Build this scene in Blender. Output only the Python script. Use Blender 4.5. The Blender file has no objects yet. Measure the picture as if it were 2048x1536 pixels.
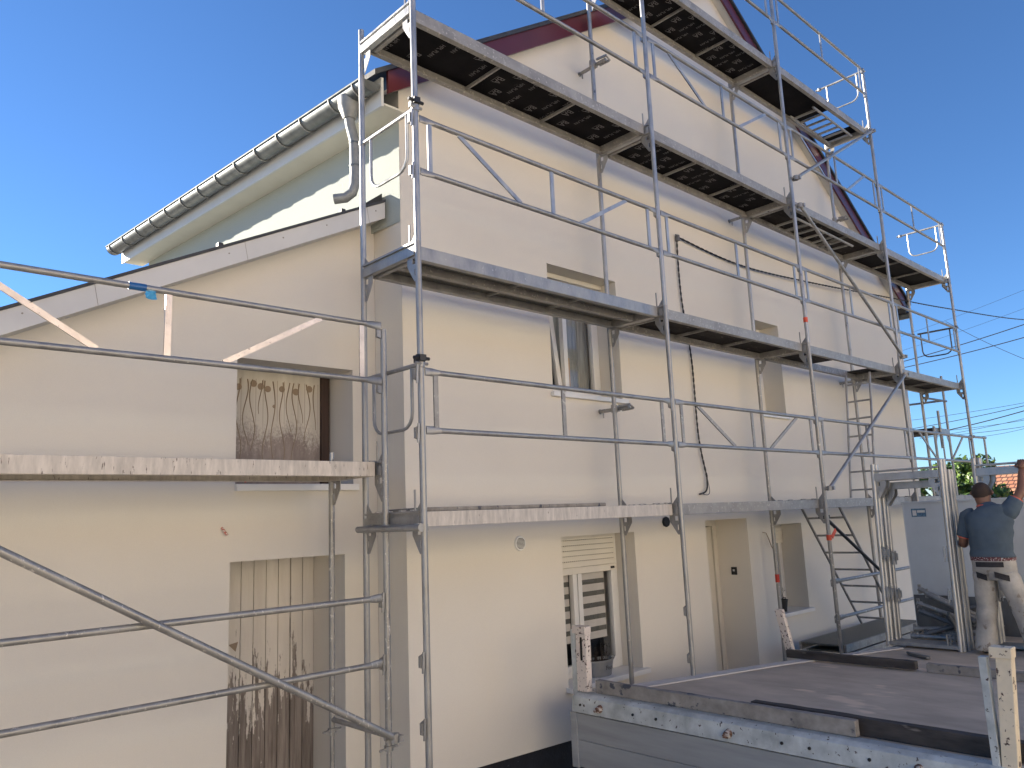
import bpy, math, random
from mathutils import Vector as V, Matrix
from mathutils.geometry import tessellate_polygon
R = math.radians
random.seed(7)
S = bpy.context.scene
COL = S.collection

# ---------------------------------------------------------------- camera
cam_d = bpy.data.cameras.new('camera')
cam = bpy.data.objects.new('camera', cam_d)
COL.objects.link(cam)
S.camera = cam
cam_d.lens = 27.50
cam_d.sensor_width = 36
cam_d.clip_start = 0.05
cam_d.clip_end = 3000
yaw, pitch, roll = 0.7600, 0.1703, -0.0420
cp, sp, cy, sy = math.cos(pitch), math.sin(pitch), math.cos(yaw), math.sin(yaw)
F = V((cp*sy, cp*cy, sp)); rt = V((cy, -sy, 0)); up = rt.cross(F)
RR = math.cos(roll)*rt + math.sin(roll)*up
UU = -math.sin(roll)*rt + math.cos(roll)*up
m = Matrix.Identity(4)
for i in range(3):
    m[i][0], m[i][1], m[i][2] = RR[i], UU[i], -F[i]
m.translation = V((-3.379, -4.516, -0.080))
cam.matrix_world = m

# ---------------------------------------------------------------- world, sun, exposure
SUN = V((-1.0, 2.15, 0.76)).normalized()          # direction towards the sun
W = bpy.data.worlds.new('World'); S.world = W; W.use_nodes = True
nt = W.node_tree
bg = nt.nodes['Background']
sky = nt.nodes.new('ShaderNodeTexSky')
sky.sky_type = 'NISHITA'; sky.sun_disc = False
sky.sun_elevation = math.asin(SUN.z)
sky.sun_rotation = math.atan2(SUN.x, SUN.y)
sky.altitude = 1500; sky.air_density = 1.0; sky.dust_density = 0.0; sky.ozone_density = 6.5
nt.links.new(sky.outputs[0], bg.inputs[0])
bg.inputs[1].default_value = 0.06
sl = bpy.data.lights.new('sun', 'SUN'); sl.energy = 4.5; sl.angle = R(0.5); sl.color = (1.0, 0.90, 0.76)
so = bpy.data.objects.new('sun', sl); COL.objects.link(so)
so.rotation_euler = SUN.to_track_quat('Z', 'Y').to_euler()
S.view_settings.view_transform = 'Standard'; S.view_settings.look = 'None'
S.view_settings.gamma = 1; S.view_settings.exposure = 1.94
S.cycles.max_bounces = 10; S.cycles.diffuse_bounces = 5

# ---------------------------------------------------------------- materials
def new_mat(name):
    m = bpy.data.materials.new(name); m.use_nodes = True
    n = m.node_tree.nodes
    return m, m.node_tree, n['Principled BSDF']

def noise(nt, scale, detail=4, rough=0.55, stretch=(1, 1, 1), off=(0, 0, 0)):
    tc = nt.nodes.new('ShaderNodeTexCoord'); mp = nt.nodes.new('ShaderNodeMapping')
    mp.inputs['Scale'].default_value = stretch; mp.inputs['Location'].default_value = off
    nz = nt.nodes.new('ShaderNodeTexNoise')
    nz.inputs['Scale'].default_value = scale; nz.inputs['Detail'].default_value = detail
    nz.inputs['Roughness'].default_value = rough
    nt.links.new(tc.outputs['Object'], mp.inputs[0]); nt.links.new(mp.outputs[0], nz.inputs['Vector'])
    return nz.outputs['Fac']

def ramp(nt, fac, stops):
    r = nt.nodes.new('ShaderNodeValToRGB'); e = r.color_ramp.elements
    while len(e) < len(stops): e.new(0.5)
    for el, (p, c) in zip(e, stops):
        el.position = p; el.color = (*c, 1) if len(c) == 3 else c
    nt.links.new(fac, r.inputs[0])
    return r.outputs[0]

def mix(nt, fac, a, b, mode='MIX'):
    x = nt.nodes.new('ShaderNodeMix'); x.data_type = 'RGBA'; x.blend_type = mode
    for s, v in ((0, fac), (6, a), (7, b)):
        if hasattr(v, 'links') or hasattr(v, 'is_linked'): nt.links.new(v, x.inputs[s])
        else: x.inputs[s].default_value = v if s == 0 else (*v, 1)
    return x.outputs[2]

def bump(nt, p, h, strength, dist=0.01):
    b = nt.nodes.new('ShaderNodeBump'); b.inputs['Strength'].default_value = strength
    b.inputs['Distance'].default_value = dist
    nt.links.new(h, b.inputs['Height']); nt.links.new(b.outputs[0], p.inputs['Normal'])

def simple(name, c, rough=0.6, metal=0.0, var=0.12, scale=6, spots=None, spot_scale=40, spot_at=0.62, bmp=0.0, bscale=80, stretch=(1, 1, 1)):
    m, t, p = new_mat(name)
    f = noise(t, scale, 5, 0.6, stretch)
    lo = tuple(max(0, x*(1-var)) for x in c); hi = tuple(min(1, x*(1+var)) for x in c)
    col = ramp(t, f, [(0.3, lo), (0.7, hi)])
    if spots:
        s = noise(t, spot_scale, 3, 0.6, stretch, (3.1, 1.7, 5.2))
        k = ramp(t, s, [(spot_at, (0, 0, 0)), (spot_at+0.05, (1, 1, 1))])
        col = mix(t, k, col, spots)
    t.links.new(col, p.inputs['Base Color'])
    p.inputs['Roughness'].default_value = rough; p.inputs['Metallic'].default_value = metal
    if bmp:
        bump(t, p, noise(t, bscale, 4, 0.6, stretch), bmp)
    return m

def steel(name, c, rough, splat=0.66, metal=0.75):
    m, t, p = new_mat(name)
    f = noise(t, 9, 6, 0.65, (1, 1, 0.5))
    col = ramp(t, f, [(0.28, tuple(x*0.72 for x in c)), (0.5, c), (0.75, tuple(min(1, x*1.25) for x in c))])
    s = noise(t, 38, 5, 0.7, (1, 1, 0.6), (4, 9, 2))
    k = ramp(t, s, [(splat, (0, 0, 0)), (splat+0.04, (1, 1, 1))])
    col = mix(t, k, col, (0.62, 0.58, 0.53))
    t.links.new(col, p.inputs['Base Color'])
    sub = t.nodes.new('ShaderNodeMath'); sub.operation = 'MULTIPLY_ADD'
    t.links.new(k, sub.inputs[0]); sub.inputs[1].default_value = -metal*0.9; sub.inputs[2].default_value = metal
    t.links.new(sub.outputs[0], p.inputs['Metallic'])
    rr = ramp(t, f, [(0.3, (rough-0.1,)*3), (0.7, (rough+0.15,)*3)])
    t.links.new(rr, p.inputs['Roughness'])
    bump(t, p, noise(t, 60, 4), 0.12, 0.004)
    return m

def plaster(name, c, bs=160, bst=0.25):
    m, t, p = new_mat(name)
    a = noise(t, 0.9, 5, 0.6); b = noise(t, 220, 3, 0.6)
    col = ramp(t, a, [(0.25, tuple(x*0.965 for x in c)), (0.75, tuple(x*1.02 for x in c))])
    col2 = ramp(t, b, [(0.3, (0.93, 0.93, 0.93)), (0.7, (1, 1, 1))])
    col = mix(t, 1.0, col, col2, 'MULTIPLY')
    t.links.new(col, p.inputs['Base Color'])
    p.inputs['Roughness'].default_value = 0.92
    p.inputs['Specular IOR Level'].default_value = 0.2
    bump(t, p, noise(t, bs, 5, 0.7), bst, 0.004)
    return m

M = {}
M['wall'] = plaster('cream_render', (0.755, 0.705, 0.62))
M['wall2'] = plaster('annex_render', (0.70, 0.66, 0.59))
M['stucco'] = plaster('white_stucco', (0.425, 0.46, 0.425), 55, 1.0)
M['facade'] = plaster('bounce_facade', (0.81, 0.74, 0.62))  # pale cream of the added houses, bounces warm sunlight onto the shaded wall
M['steel'] = steel('galvanised_steel', (0.325, 0.32, 0.31), 0.42, 0.66, 0.5)
M['steel_new'] = steel('bright_galvanised_steel', (0.40, 0.40, 0.395), 0.36, 0.72, 0.55)
M['steel_worn'] = steel('paint_spattered_steel', (0.33, 0.32, 0.30), 0.45, 0.60, 0.5)
M['dark_steel'] = steel('dark_oiled_steel', (0.15, 0.155, 0.16), 0.45, 0.75, 0.5)
M['alu'] = simple('dusty_aluminium', (0.31, 0.297, 0.275), 0.55, 0.3, 0.2, 7, (0.50, 0.47, 0.42), 30, 0.6, 0.1)
M['alu_dirty'] = simple('stained_deck_edge', (0.55, 0.50, 0.44), 0.62, 0.2, 0.22, 16, (0.20, 0.17, 0.145), 34, 0.645, 0.1, 80, (1.6, 1, 0.35))
M['alu_pale'] = simple('pale_worn_aluminium', (0.66, 0.59, 0.52), 0.38, 0.85, 0.12, 14, (0.36, 0.31, 0.27), 34, 0.66, 0.08, 80)
M['ply_black'] = simple('black_film_plywood', (0.010, 0.009, 0.010), 0.45, 0, 0.4, 5, (0.035, 0.03, 0.028), 12, 0.66)
M['ply_old'] = simple('old_brown_plywood', (0.04, 0.035, 0.032), 0.7, 0, 0.4, 9, (0.13, 0.11, 0.10), 25, 0.62, 0.1, 80, (0.3, 1, 1))
M['print'] = simple('grey_print', (0.20, 0.19, 0.185), 0.8)
for k_ in ('ply_black', 'ply_old', 'print'):
    p_ = M[k_].node_tree.nodes['Principled BSDF']; p_.inputs['Roughness'].default_value = 0.8; p_.inputs['Specular IOR Level'].default_value = 0.12
M['perf'] = simple('perforated_steel', (0.17, 0.165, 0.14), 0.6, 0.3, 0.3, 60, (0.33, 0.31, 0.27), 120, 0.58, 0.4, 120)
M['white_pvc'] = simple('white_plastic', (0.74, 0.73, 0.70), 0.35, 0, 0.03)
M['white_board'] = simple('white_fascia_board', (0.57, 0.565, 0.55), 0.5, 0, 0.04, 3)
M['cream_shutter'] = simple('cream_shutter', (0.69, 0.655, 0.58), 0.45, 0, 0.03)
M['door_cream'] = simple('cream_door', (0.63, 0.59, 0.51), 0.5, 0, 0.03)
M['maroon'] = simple('maroon_barge_board', (0.095, 0.018, 0.024), 0.35, 0, 0.12, 2)
M['roof'] = simple('dark_roof_tile', (0.035, 0.037, 0.042), 0.6, 0, 0.3, 8, bmp=0.4, bscale=10)
M['zinc'] = simple('zinc_gutter', (0.16, 0.175, 0.175), 0.42, 0.55, 0.3, 10)
M['zinc_dull'] = simple('dull_zinc', (0.26, 0.27, 0.265), 0.55, 0.3, 0.2, 10)
M['zinc_light'] = simple('bright_zinc', (0.34, 0.35, 0.345), 0.5, 0.35, 0.15, 12)
M['soffit'] = simple('cream_soffit', (0.72, 0.70, 0.60), 0.5, 0, 0.04, 4)
M['soffit_fascia'] = simple('white_eave_fascia', (0.66, 0.68, 0.68), 0.5, 0, 0.04, 4)
M['bitumen'] = simple('black_bitumen_plinth', (0.012, 0.013, 0.02), 0.5, 0, 0.4, 8, (0.2, 0.2, 0.2), 45, 0.70, 0.4, 40)
M['black'] = simple('black_rubber', (0.012, 0.012, 0.013), 0.5)
M['interior'] = simple('unlit_room_tone', (0.05, 0.05, 0.055), 0.9)  # dimness of unlit rooms put into the colour
M['curtain'] = simple('grey_curtain', (0.36, 0.37, 0.35), 0.9, 0, 0.35, 3, stretch=(8, 8, 0.6))
M['blind'] = simple('pale_blind', (0.66, 0.63, 0.59), 0.8, 0, 0.05)
M['blind_dark'] = simple('dark_blind', (0.13, 0.13, 0.115), 0.8, 0, 0.05)
M['wood_dark'] = simple('dark_brown_wood', (0.05, 0.028, 0.02), 0.7, 0, 0.4, 14, bmp=0.4, bscale=60, stretch=(1, 1, 0.1))
M['wood_block'] = simple('tan_wood', (0.55, 0.36, 0.20), 0.6)
M['plank_grey'] = simple('weathered_plank', (0.27, 0.245, 0.215), 0.85, 0, 0.35, 12, (0.07, 0.075, 0.09), 16, 0.60, 0.3, 50, (1, 0.5, 0.6))
M['plank_dark'] = simple('dark_plank', (0.055, 0.047, 0.042), 0.85, 0, 0.45, 16, (0.17, 0.15, 0.13), 14, 0.66, 0.4, 50, (1, 0.2, 1))
M['bed_ply'] = simple('worn_truck_floor', (0.50, 0.415, 0.32), 0.9, 0, 0.2, 3.5, (0.70, 0.56, 0.42), 2.6, 0.62, 0.15, 40, (1.0, 0.45, 1))
M['bed_edge'] = simple('pale_dusty_edge', (0.55, 0.52, 0.49), 0.8, 0, 0.1, 10)
M['rail_blue'] = simple('pale_blue_paint', (0.46, 0.48, 0.46), 0.55, 0, 0.28, 7, (0.06, 0.04, 0.035), 26, 0.64, 0.15)
M['tailgate'] = simple('brushed_tailgate', (0.335, 0.345, 0.35), 0.5, 0.2, 0.14, 4, stretch=(1, 0.3, 3))
M['post_cream'] = simple('chipped_cream_paint', (0.74, 0.62, 0.44), 0.55, 0, 0.08, 8, (0.07, 0.035, 0.03), 24, 0.60, 0.3, 30)
M['post_white'] = simple('chipped_white_paint', (0.68, 0.60, 0.53), 0.55, 0, 0.08, 8, (0.07, 0.03, 0.028), 36, 0.585, 0.3, 30)
M['rust'] = simple('rusty_bolt', (0.16, 0.085, 0.055), 0.85, 0, 0.5, 30, (0.50, 0.45, 0.40), 40, 0.50, 0.5)
M['headboard'] = simple('blue_grey_panel', (0.62, 0.66, 0.69), 0.45, 0.1, 0.06, 3, (0.16, 0.17, 0.19), 9, 0.76)
M['sticker'] = simple('blue_sticker', (0.10, 0.20, 0.30), 0.4, 0, 0.6, 60)
M['grey_pot'] = simple('zinc_planter', (0.27, 0.275, 0.28), 0.5, 0.4, 0.12, 10)
M['soil'] = simple('dry_soil', (0.03, 0.022, 0.018), 0.95)
M['orange'] = simple('orange_tape', (0.75, 0.09, 0.035), 0.5)
M['blue_tape'] = simple('blue_tape', (0.02, 0.11, 0.30), 0.4)
M['cyan_rag'] = simple('light_blue_rag', (0.06, 0.34, 0.62), 0.6)
M['bark'] = simple('bark', (0.10, 0.075, 0.055), 0.9)
M['leaf1'] = simple('light_green_leaf', (0.12, 0.19, 0.035), 0.55, 0, 0.4, 2)  # lighter of the two foliage greens
M['leaf2'] = simple('dark_leaf', (0.045, 0.09, 0.02), 0.55, 0, 0.4, 2)
M['far_wall'] = plaster('far_house_wall', (0.62, 0.55, 0.45))
M['skin'] = simple('brown_skin', (0.22, 0.105, 0.065), 0.5, 0, 0.1, 8)
M['hair'] = simple('cropped_hair', (0.042, 0.027, 0.020), 0.8, bmp=0.5, bscale=200)
M['shirt'] = simple('blue_grey_shirt', (0.075, 0.105, 0.135), 0.9, 0, 0.18, 5, bmp=0.5, bscale=9)
M['piping'] = simple('coral_trim', (0.72, 0.16, 0.10), 0.7)
M['trousers'] = simple('dusty_work_trousers', (0.40, 0.375, 0.335), 0.9, 0, 0.25, 6, (0.24, 0.205, 0.17), 9, 0.60, 0.6, 14)
M['pocket'] = simple('dark_pocket', (0.035, 0.033, 0.035), 0.9, 0, 0.3, 20)
M['belt'] = simple('patterned_belt', (0.12, 0.035, 0.04), 0.8, 0, 0.5, 60, (0.55, 0.5, 0.48), 90, 0.55)
M['shoe'] = simple('dark_shoe', (0.03, 0.027, 0.025), 0.7)
M['ivy'] = simple('ivy_trace', (0.27, 0.21, 0.15), 0.9)
M['faded_red'] = simple('faded_red_plug', (0.42, 0.12, 0.09), 0.7, 0, 0.2, 30, (0.7, 0.66, 0.6), 60, 0.52)
M['black_steel'] = steel('black_oiled_steel', (0.035, 0.037, 0.04), 0.45, 0.85, 0.4)
M['red_mark'] = simple('red_paint_mark', (0.55, 0.05, 0.03), 0.7)

def glass_mat():
    m, t, p = new_mat('window_glass')
    o = t.nodes['Material Output']
    tr = t.nodes.new('ShaderNodeBsdfTransparent'); tr.inputs[0].default_value = (0.9, 0.9, 0.9, 1)
    gl = t.nodes.new('ShaderNodeBsdfGlossy'); gl.inputs['Roughness'].default_value = 0.02
    lw = t.nodes.new('ShaderNodeLayerWeight'); lw.inputs[0].default_value = 0.5
    pw = t.nodes.new('ShaderNodeMath'); pw.operation = 'POWER'; pw.inputs[1].default_value = 4.0; t.links.new(lw.outputs['Facing'], pw.inputs[0])
    fr = t.nodes.new('ShaderNodeMath'); fr.operation = 'MULTIPLY_ADD'; fr.inputs[1].default_value = 0.9; fr.inputs[2].default_value = 0.05; t.links.new(pw.outputs[0], fr.inputs[0])
    mx = t.nodes.new('ShaderNodeMixShader')
    t.links.new(fr.outputs[0], mx.inputs[0]); t.links.new(tr.outputs[0], mx.inputs[1]); t.links.new(gl.outputs[0], mx.inputs[2])
    t.links.new(mx.outputs[0], o.inputs[0])
    return m
M['glass'] = glass_mat()

def peeling():
    m, t, p = new_mat('peeling_painted_wood')
    tc = t.nodes.new('ShaderNodeTexCoord'); sx = t.nodes.new('ShaderNodeSeparateXYZ')
    t.links.new(tc.outputs['Object'], sx.inputs[0])
    n1 = noise(t, 13, 6, 0.65, (1.4, 1, 0.16)); n2 = noise(t, 55, 5, 0.7, (1, 1, 0.22), (2, 5, 1)); n3 = noise(t, 2.2, 3, 0.5, (1, 1, 0.3), (1.5, 0, 0))
    # wear mask: bare wood where the boards are wet near the ground
    a = t.nodes.new('ShaderNodeMath'); a.operation = 'MULTIPLY_ADD'; t.links.new(n1, a.inputs[0]); a.inputs[1].default_value = 1.5; t.links.new(n3, a.inputs[2])
    b = t.nodes.new('ShaderNodeMath'); b.operation = 'MULTIPLY_ADD'; t.links.new(n2, b.inputs[0]); b.inputs[1].default_value = 0.5; t.links.new(a.outputs[0], b.inputs[2])
    z = t.nodes.new('ShaderNodeMapRange'); t.links.new(sx.outputs['Z'], z.inputs[0])
    z.inputs[1].default_value = -2.2; z.inputs[2].default_value = -0.75; z.inputs[3].default_value = 0.50; z.inputs[4].default_value = -0.38
    c = t.nodes.new('ShaderNodeMath'); c.operation = 'ADD'; t.links.new(b.outputs[0], c.inputs[0]); t.links.new(z.outputs[0], c.inputs[1])
    k = ramp(t, c.outputs[0], [(0.0, (0, 0, 0)), (1.0, (1, 1, 1))])
    k = ramp(t, c.outputs[0], [(0.995, (0, 0, 0)), (1.0, (1, 1, 1))])
    mr = t.nodes.new('ShaderNodeMapRange'); t.links.new(c.outputs[0], mr.inputs[0])
    mr.inputs[1].default_value = 1.53; mr.inputs[2].default_value = 1.555
    wood = ramp(t, noise(t, 24, 6, 0.7, (1.5, 1, 0.08)), [(0.25, (0.08, 0.066, 0.056)), (0.5, (0.20, 0.17, 0.15)), (0.75, (0.34, 0.30, 0.27))])
    paint = ramp(t, noise(t, 4, 5, 0.6, (2, 1, 0.3)), [(0.3, (0.57, 0.53, 0.475)), (0.7, (0.66, 0.62, 0.56))])
    t.links.new(mix(t, mr.outputs[0], paint, wood), p.inputs['Base Color'])
    p.inputs['Roughness'].default_value = 0.8
    bump(t, p, c.outputs[0], 0.25, 0.01)
    return m
M['peeling'] = peeling()

def boarded():
    m, t, p = new_mat('mossy_boarded_panel')
    tc = t.nodes.new('ShaderNodeTexCoord'); sx = t.nodes.new('ShaderNodeSeparateXYZ')
    t.links.new(tc.outputs['Object'], sx.inputs[0])
    n1 = noise(t, 4, 4, 0.6, (1, 1, 0.7)); n2 = noise(t, 48, 6, 0.8, (1, 1, 0.6), (1, 2, 3))
    a = t.nodes.new('ShaderNodeMath'); a.operation = 'MULTIPLY_ADD'; t.links.new(n1, a.inputs[0]); a.inputs[1].default_value = 0.55; t.links.new(n2, a.inputs[2])
    z = t.nodes.new('ShaderNodeMapRange'); t.links.new(sx.outputs['Z'], z.inputs[0])
    z.inputs[1].default_value = 0.35; z.inputs[2].default_value = 1.05; z.inputs[3].default_value = 0.50; z.inputs[4].default_value = -0.42
    c = t.nodes.new('ShaderNodeMath'); c.operation = 'ADD'; t.links.new(a.outputs[0], c.inputs[0]); t.links.new(z.outputs[0], c.inputs[1])
    mr = t.nodes.new('ShaderNodeMapRange'); t.links.new(c.outputs[0], mr.inputs[0]); mr.inputs[1].default_value = 0.66; mr.inputs[2].default_value = 0.92
    dirt = ramp(t, noise(t, 9, 6, 0.7, (1.6, 1, 0.4)), [(0.3, (0.21, 0.17, 0.15)), (0.7, (0.33, 0.28, 0.25))])
    pale = ramp(t, noise(t, 3, 4, 0.5, (4, 1, 0.3)), [(0.3, (0.52, 0.485, 0.415)), (0.7, (0.62, 0.585, 0.51))])
    t.links.new(mix(t, mr.outputs[0], pale, dirt), p.inputs['Base Color'])
    p.inputs['Roughness'].default_value = 0.85
    return m
M['boarded'] = boarded()

def ground_mat():
    m, t, p = new_mat('gravel_yard')
    a = ramp(t, noise(t, 0.5, 6, 0.6), [(0.3, (0.30, 0.265, 0.22)), (0.7, (0.42, 0.375, 0.31))])
    b = ramp(t, noise(t, 60, 3, 0.7), [(0.3, (0.6, 0.6, 0.6)), (0.7, (1, 1, 1))])
    t.links.new(mix(t, 1.0, a, b, 'MULTIPLY'), p.inputs['Base Color'])
    p.inputs['Roughness'].default_value = 0.95
    bump(t, p, noise(t, 45, 4), 0.5, 0.02)
    return m
M['ground'] = ground_mat()

def tiles_mat():
    m, t, p = new_mat('terracotta_tiles')
    tc = t.nodes.new('ShaderNodeTexCoord')
    sx = t.nodes.new('ShaderNodeSeparateXYZ'); t.links.new(tc.outputs['Object'], sx.inputs[0])
    cb = t.nodes.new('ShaderNodeCombineXYZ'); t.links.new(sx.outputs['Y'], cb.inputs[0]); t.links.new(sx.outputs['Z'], cb.inputs[1])
    br = t.nodes.new('ShaderNodeTexBrick'); t.links.new(cb.outputs[0], br.inputs['Vector'])
    br.inputs['Scale'].default_value = 1; br.inputs['Brick Width'].default_value = 0.22; br.inputs['Row Height'].default_value = 0.16
    br.inputs['Mortar Size'].default_value = 0.025
    br.inputs['Color1'].default_value = (0.42, 0.17, 0.09, 1); br.inputs['Color2'].default_value = (0.50, 0.25, 0.14, 1); br.inputs['Mortar'].default_value = (0.10, 0.045, 0.03, 1)
    t.links.new(br.outputs[0], p.inputs['Base Color']); p.inputs['Roughness'].default_value = 0.8
    bump(t, p, br.outputs[1], -0.6, 0.03)
    return m
M['tiles'] = tiles_mat()

# ---------------------------------------------------------------- mesh helpers
class MB:
    def __init__(s): s.v = []; s.f = []
    def add(s, vs, fs):
        o = len(s.v); s.v += [V(x) for x in vs]; s.f += [[i+o for i in f] for f in fs]; return s
    def box(s, x0, x1, y0, y1, z0, z1):
        vs = [(x, y, z) for x in (x0, x1) for y in (y0, y1) for z in (z0, z1)]
        return s.add(vs, [(0, 1, 3, 2), (4, 6, 7, 5), (0, 4, 5, 1), (2, 3, 7, 6), (0, 2, 6, 4), (1, 5, 7, 3)])
    def bar(s, a, b, w, h, upv=(0, 0, 1)):
        a, b = V(a), V(b); d = (b-a).normalized(); u = V(upv)
        sd = d.cross(u)
        if sd.length < 1e-4: sd = d.cross(V((0, 1, 0)))
        sd.normalize(); u = sd.cross(d)
        vs = [p + sd*(i*w/2) + u*(j*h/2) for p in (a, b) for i, j in ((-1, -1), (1, -1), (1, 1), (-1, 1))]
        return s.add(vs, [(3, 2, 1, 0), (4, 5, 6, 7), (0, 1, 5, 4), (1, 2, 6, 5), (2, 3, 7, 6), (3, 0, 4, 7)])
    def ring(s, c, d, r, n, ref=None):
        d = d.normalized(); e = V((0, 0, 1)) if abs(d.z) < 0.9 else V((1, 0, 0))
        if ref is not None: e = ref
        a = d.cross(e).normalized(); b = d.cross(a)
        return [c + a*(r*math.cos(2*math.pi*k/n)) + b*(r*math.sin(2*math.pi*k/n)) for k in range(n)]
    def path(s, pts, r, n=10, caps=True):
        pts = [V(p) for p in pts]; rs = r if isinstance(r, (list, tuple)) else [r]*len(pts)
        o = len(s.v); ref = None
        for i, p in enumerate(pts):
            d = (pts[min(i+1, len(pts)-1)] - pts[max(i-1, 0)]).normalized()
            if ref is None:
                ref = V((0, 0, 1)) if abs(d.z) < 0.9 else V((1, 0, 0))
            ref = (ref - d*ref.dot(d)).normalized()
            s.v += s.ring(p, d, rs[i], n, ref)
        for i in range(len(pts)-1):
            for k in range(n):
                s.f.append([o+i*n+k, o+i*n+(k+1) % n, o+(i+1)*n+(k+1) % n, o+(i+1)*n+k])
        if caps:
            s.f.append([o+k for k in range(n)][::-1]); s.f.append([o+(len(pts)-1)*n+k for k in range(n)])
        return s
    def tube(s, a, b, r=0.024, n=14): return s.path([a, b], r, n)
    def flat_end_tube(s, a, b, r=0.021, n=12):
        """a rail tube whose two ends are pressed flat"""
        a, b = V(a), V(b); d = (b-a).normalized()
        s.path([a+d*0.13, b-d*0.13], r, n)
        for p, q in ((a, a+d*0.14), (b, b-d*0.14)):
            o = len(s.v); nn = n
            e = V((0, 0, 1)) if abs(d.z) < 0.9 else V((0, 1, 0)); sd = d.cross(e).normalized(); u = sd.cross(d)
            for c, ry, rz in ((p, 0.006, r*1.5), (p+(q-p)*0.45, 0.007, r*1.45), (q, r*0.98, r*0.98)):
                for k in range(nn):
                    t = 2*math.pi*k/nn
                    s.v.append(c + sd*(ry*math.cos(t)) + u*(rz*math.sin(t)))
            for i in range(2):
                for k in range(nn):
                    s.f.append([o+i*nn+k, o+i*nn+(k+1) % nn, o+(i+1)*nn+(k+1) % nn, o+(i+1)*nn+k])
            s.f.append([o+k for k in range(nn)])
        return s
    def prism(s, outer, to3, thick, holes=()):
        """outer, holes: 2-D loops; to3 maps (u, v) to 3-D; thick: extrusion vector"""
        loops = [outer] + list(holes); th = V(thick)
        P2 = [[V((u, v, 0)) for u, v in l] for l in loops]
        tris = tessellate_polygon(P2); flat = [p for l in P2 for p in l]
        o = len(s.v); n = len(flat)
        s.v += [V(to3(p.x, p.y)) for p in flat]; s.v += [V(to3(p.x, p.y)) + th for p in flat]
        for a, b, c in tris:
            s.f.append([o+a, o+b, o+c]); s.f.append([o+n+c, o+n+b, o+n+a])
        st = 0
        for l in loops:
            k = len(l)
            for i in range(k):
                a, b = o+st+i, o+st+(i+1) % k
                s.f.append([a, b, b+n, a+n])
            st += k
        return s
    def lathe(s, c, prof, n=20, ax=(0, 0, 1), sx=1.0):
        c = V(c); o = len(s.v)
        for r, z in prof:
            for k in range(n):
                t = 2*math.pi*k/n
                s.v.append(c + V((r*sx*math.cos(t), r*math.sin(t), z)))
        for i in range(len(prof)-1):
            for k in range(n):
                s.f.append([o+i*n+k, o+i*n+(k+1) % n, o+(i+1)*n+(k+1) % n, o+(i+1)*n+k])
        s.f.append([o+k for k in range(n)][::-1]); s.f.append([o+(len(prof)-1)*n+k for k in range(n)])
        return s
    def build(s, name, mat, parent=None, smooth=35, bevel=0):
        me = bpy.data.meshes.new(name)
        me.from_pydata([tuple(x) for x in s.v], [], s.f); me.update()
        import bmesh
        bm = bmesh.new(); bm.from_mesh(me); bmesh.ops.recalc_face_normals(bm, faces=bm.faces); bm.to_mesh(me); bm.free()
        me.materials.append(M[mat] if isinstance(mat, str) else mat)
        if smooth:
            me.shade_smooth(); me.set_sharp_from_angle(angle=R(smooth))
        o = bpy.data.objects.new(name, me); COL.objects.link(o)
        if bevel:
            b = o.modifiers.new('edge', 'BEVEL'); b.width = bevel; b.segments = 2; b.limit_method = 'ANGLE'
        if parent: put(o, parent)
        return o

def put(o, parent):
    o.parent = parent
    if parent.type == 'EMPTY': o.matrix_parent_inverse = Matrix.Translation(-parent.location)
def tag(o, label=None, cat=None, group=None, kind=None):
    for k, v in (('label', label), ('category', cat), ('group', group), ('kind', kind)):
        if v: o[k] = v
    return o
def thing(name, label, cat, loc, group=None):
    o = bpy.data.objects.new(name, None); o.location = loc; o.empty_display_size = 0.2
    COL.objects.link(o); return tag(o, label, cat, group)
def copy_tree(o, parent=None):
    c = o.copy(); COL.objects.link(c)
    if parent: c.parent = parent
    for ch in list(o.children): copy_tree(ch, c)
    return c
def text_mesh(s, size):
    cu = bpy.data.curves.new('t', 'FONT'); cu.body = s; cu.size = size; cu.align_x = 'CENTER'; cu.resolution_u = 2
    o = bpy.data.objects.new('t', cu); COL.objects.link(o)
    bpy.context.view_layer.update()
    me = bpy.data.meshes.new_from_object(o.evaluated_get(bpy.context.evaluated_depsgraph_get()))
    vs = [v.co.copy() for v in me.vertices]; fs = [list(p.vertices) for p in me.polygons]
    bpy.data.objects.remove(o); bpy.data.curves.remove(cu); bpy.data.meshes.remove(me)
    return vs, fs

GZ = -2.62                                   # yard level (z = 0 is the first scaffold lift)
WY = 0.985                                   # face of the gable wall
AY = 1.41                                    # face of the annex wall
SK = -0.075                                  # the side wall runs back slightly off square

# ================================================================ SETTING
g = MB().add([(-300, -300, GZ), (600, -300, GZ), (600, 600, GZ), (-300, 600, GZ)], [(0, 1, 2, 3)]).build('ground', 'ground', smooth=0)
tag(g, kind='structure')

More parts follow.
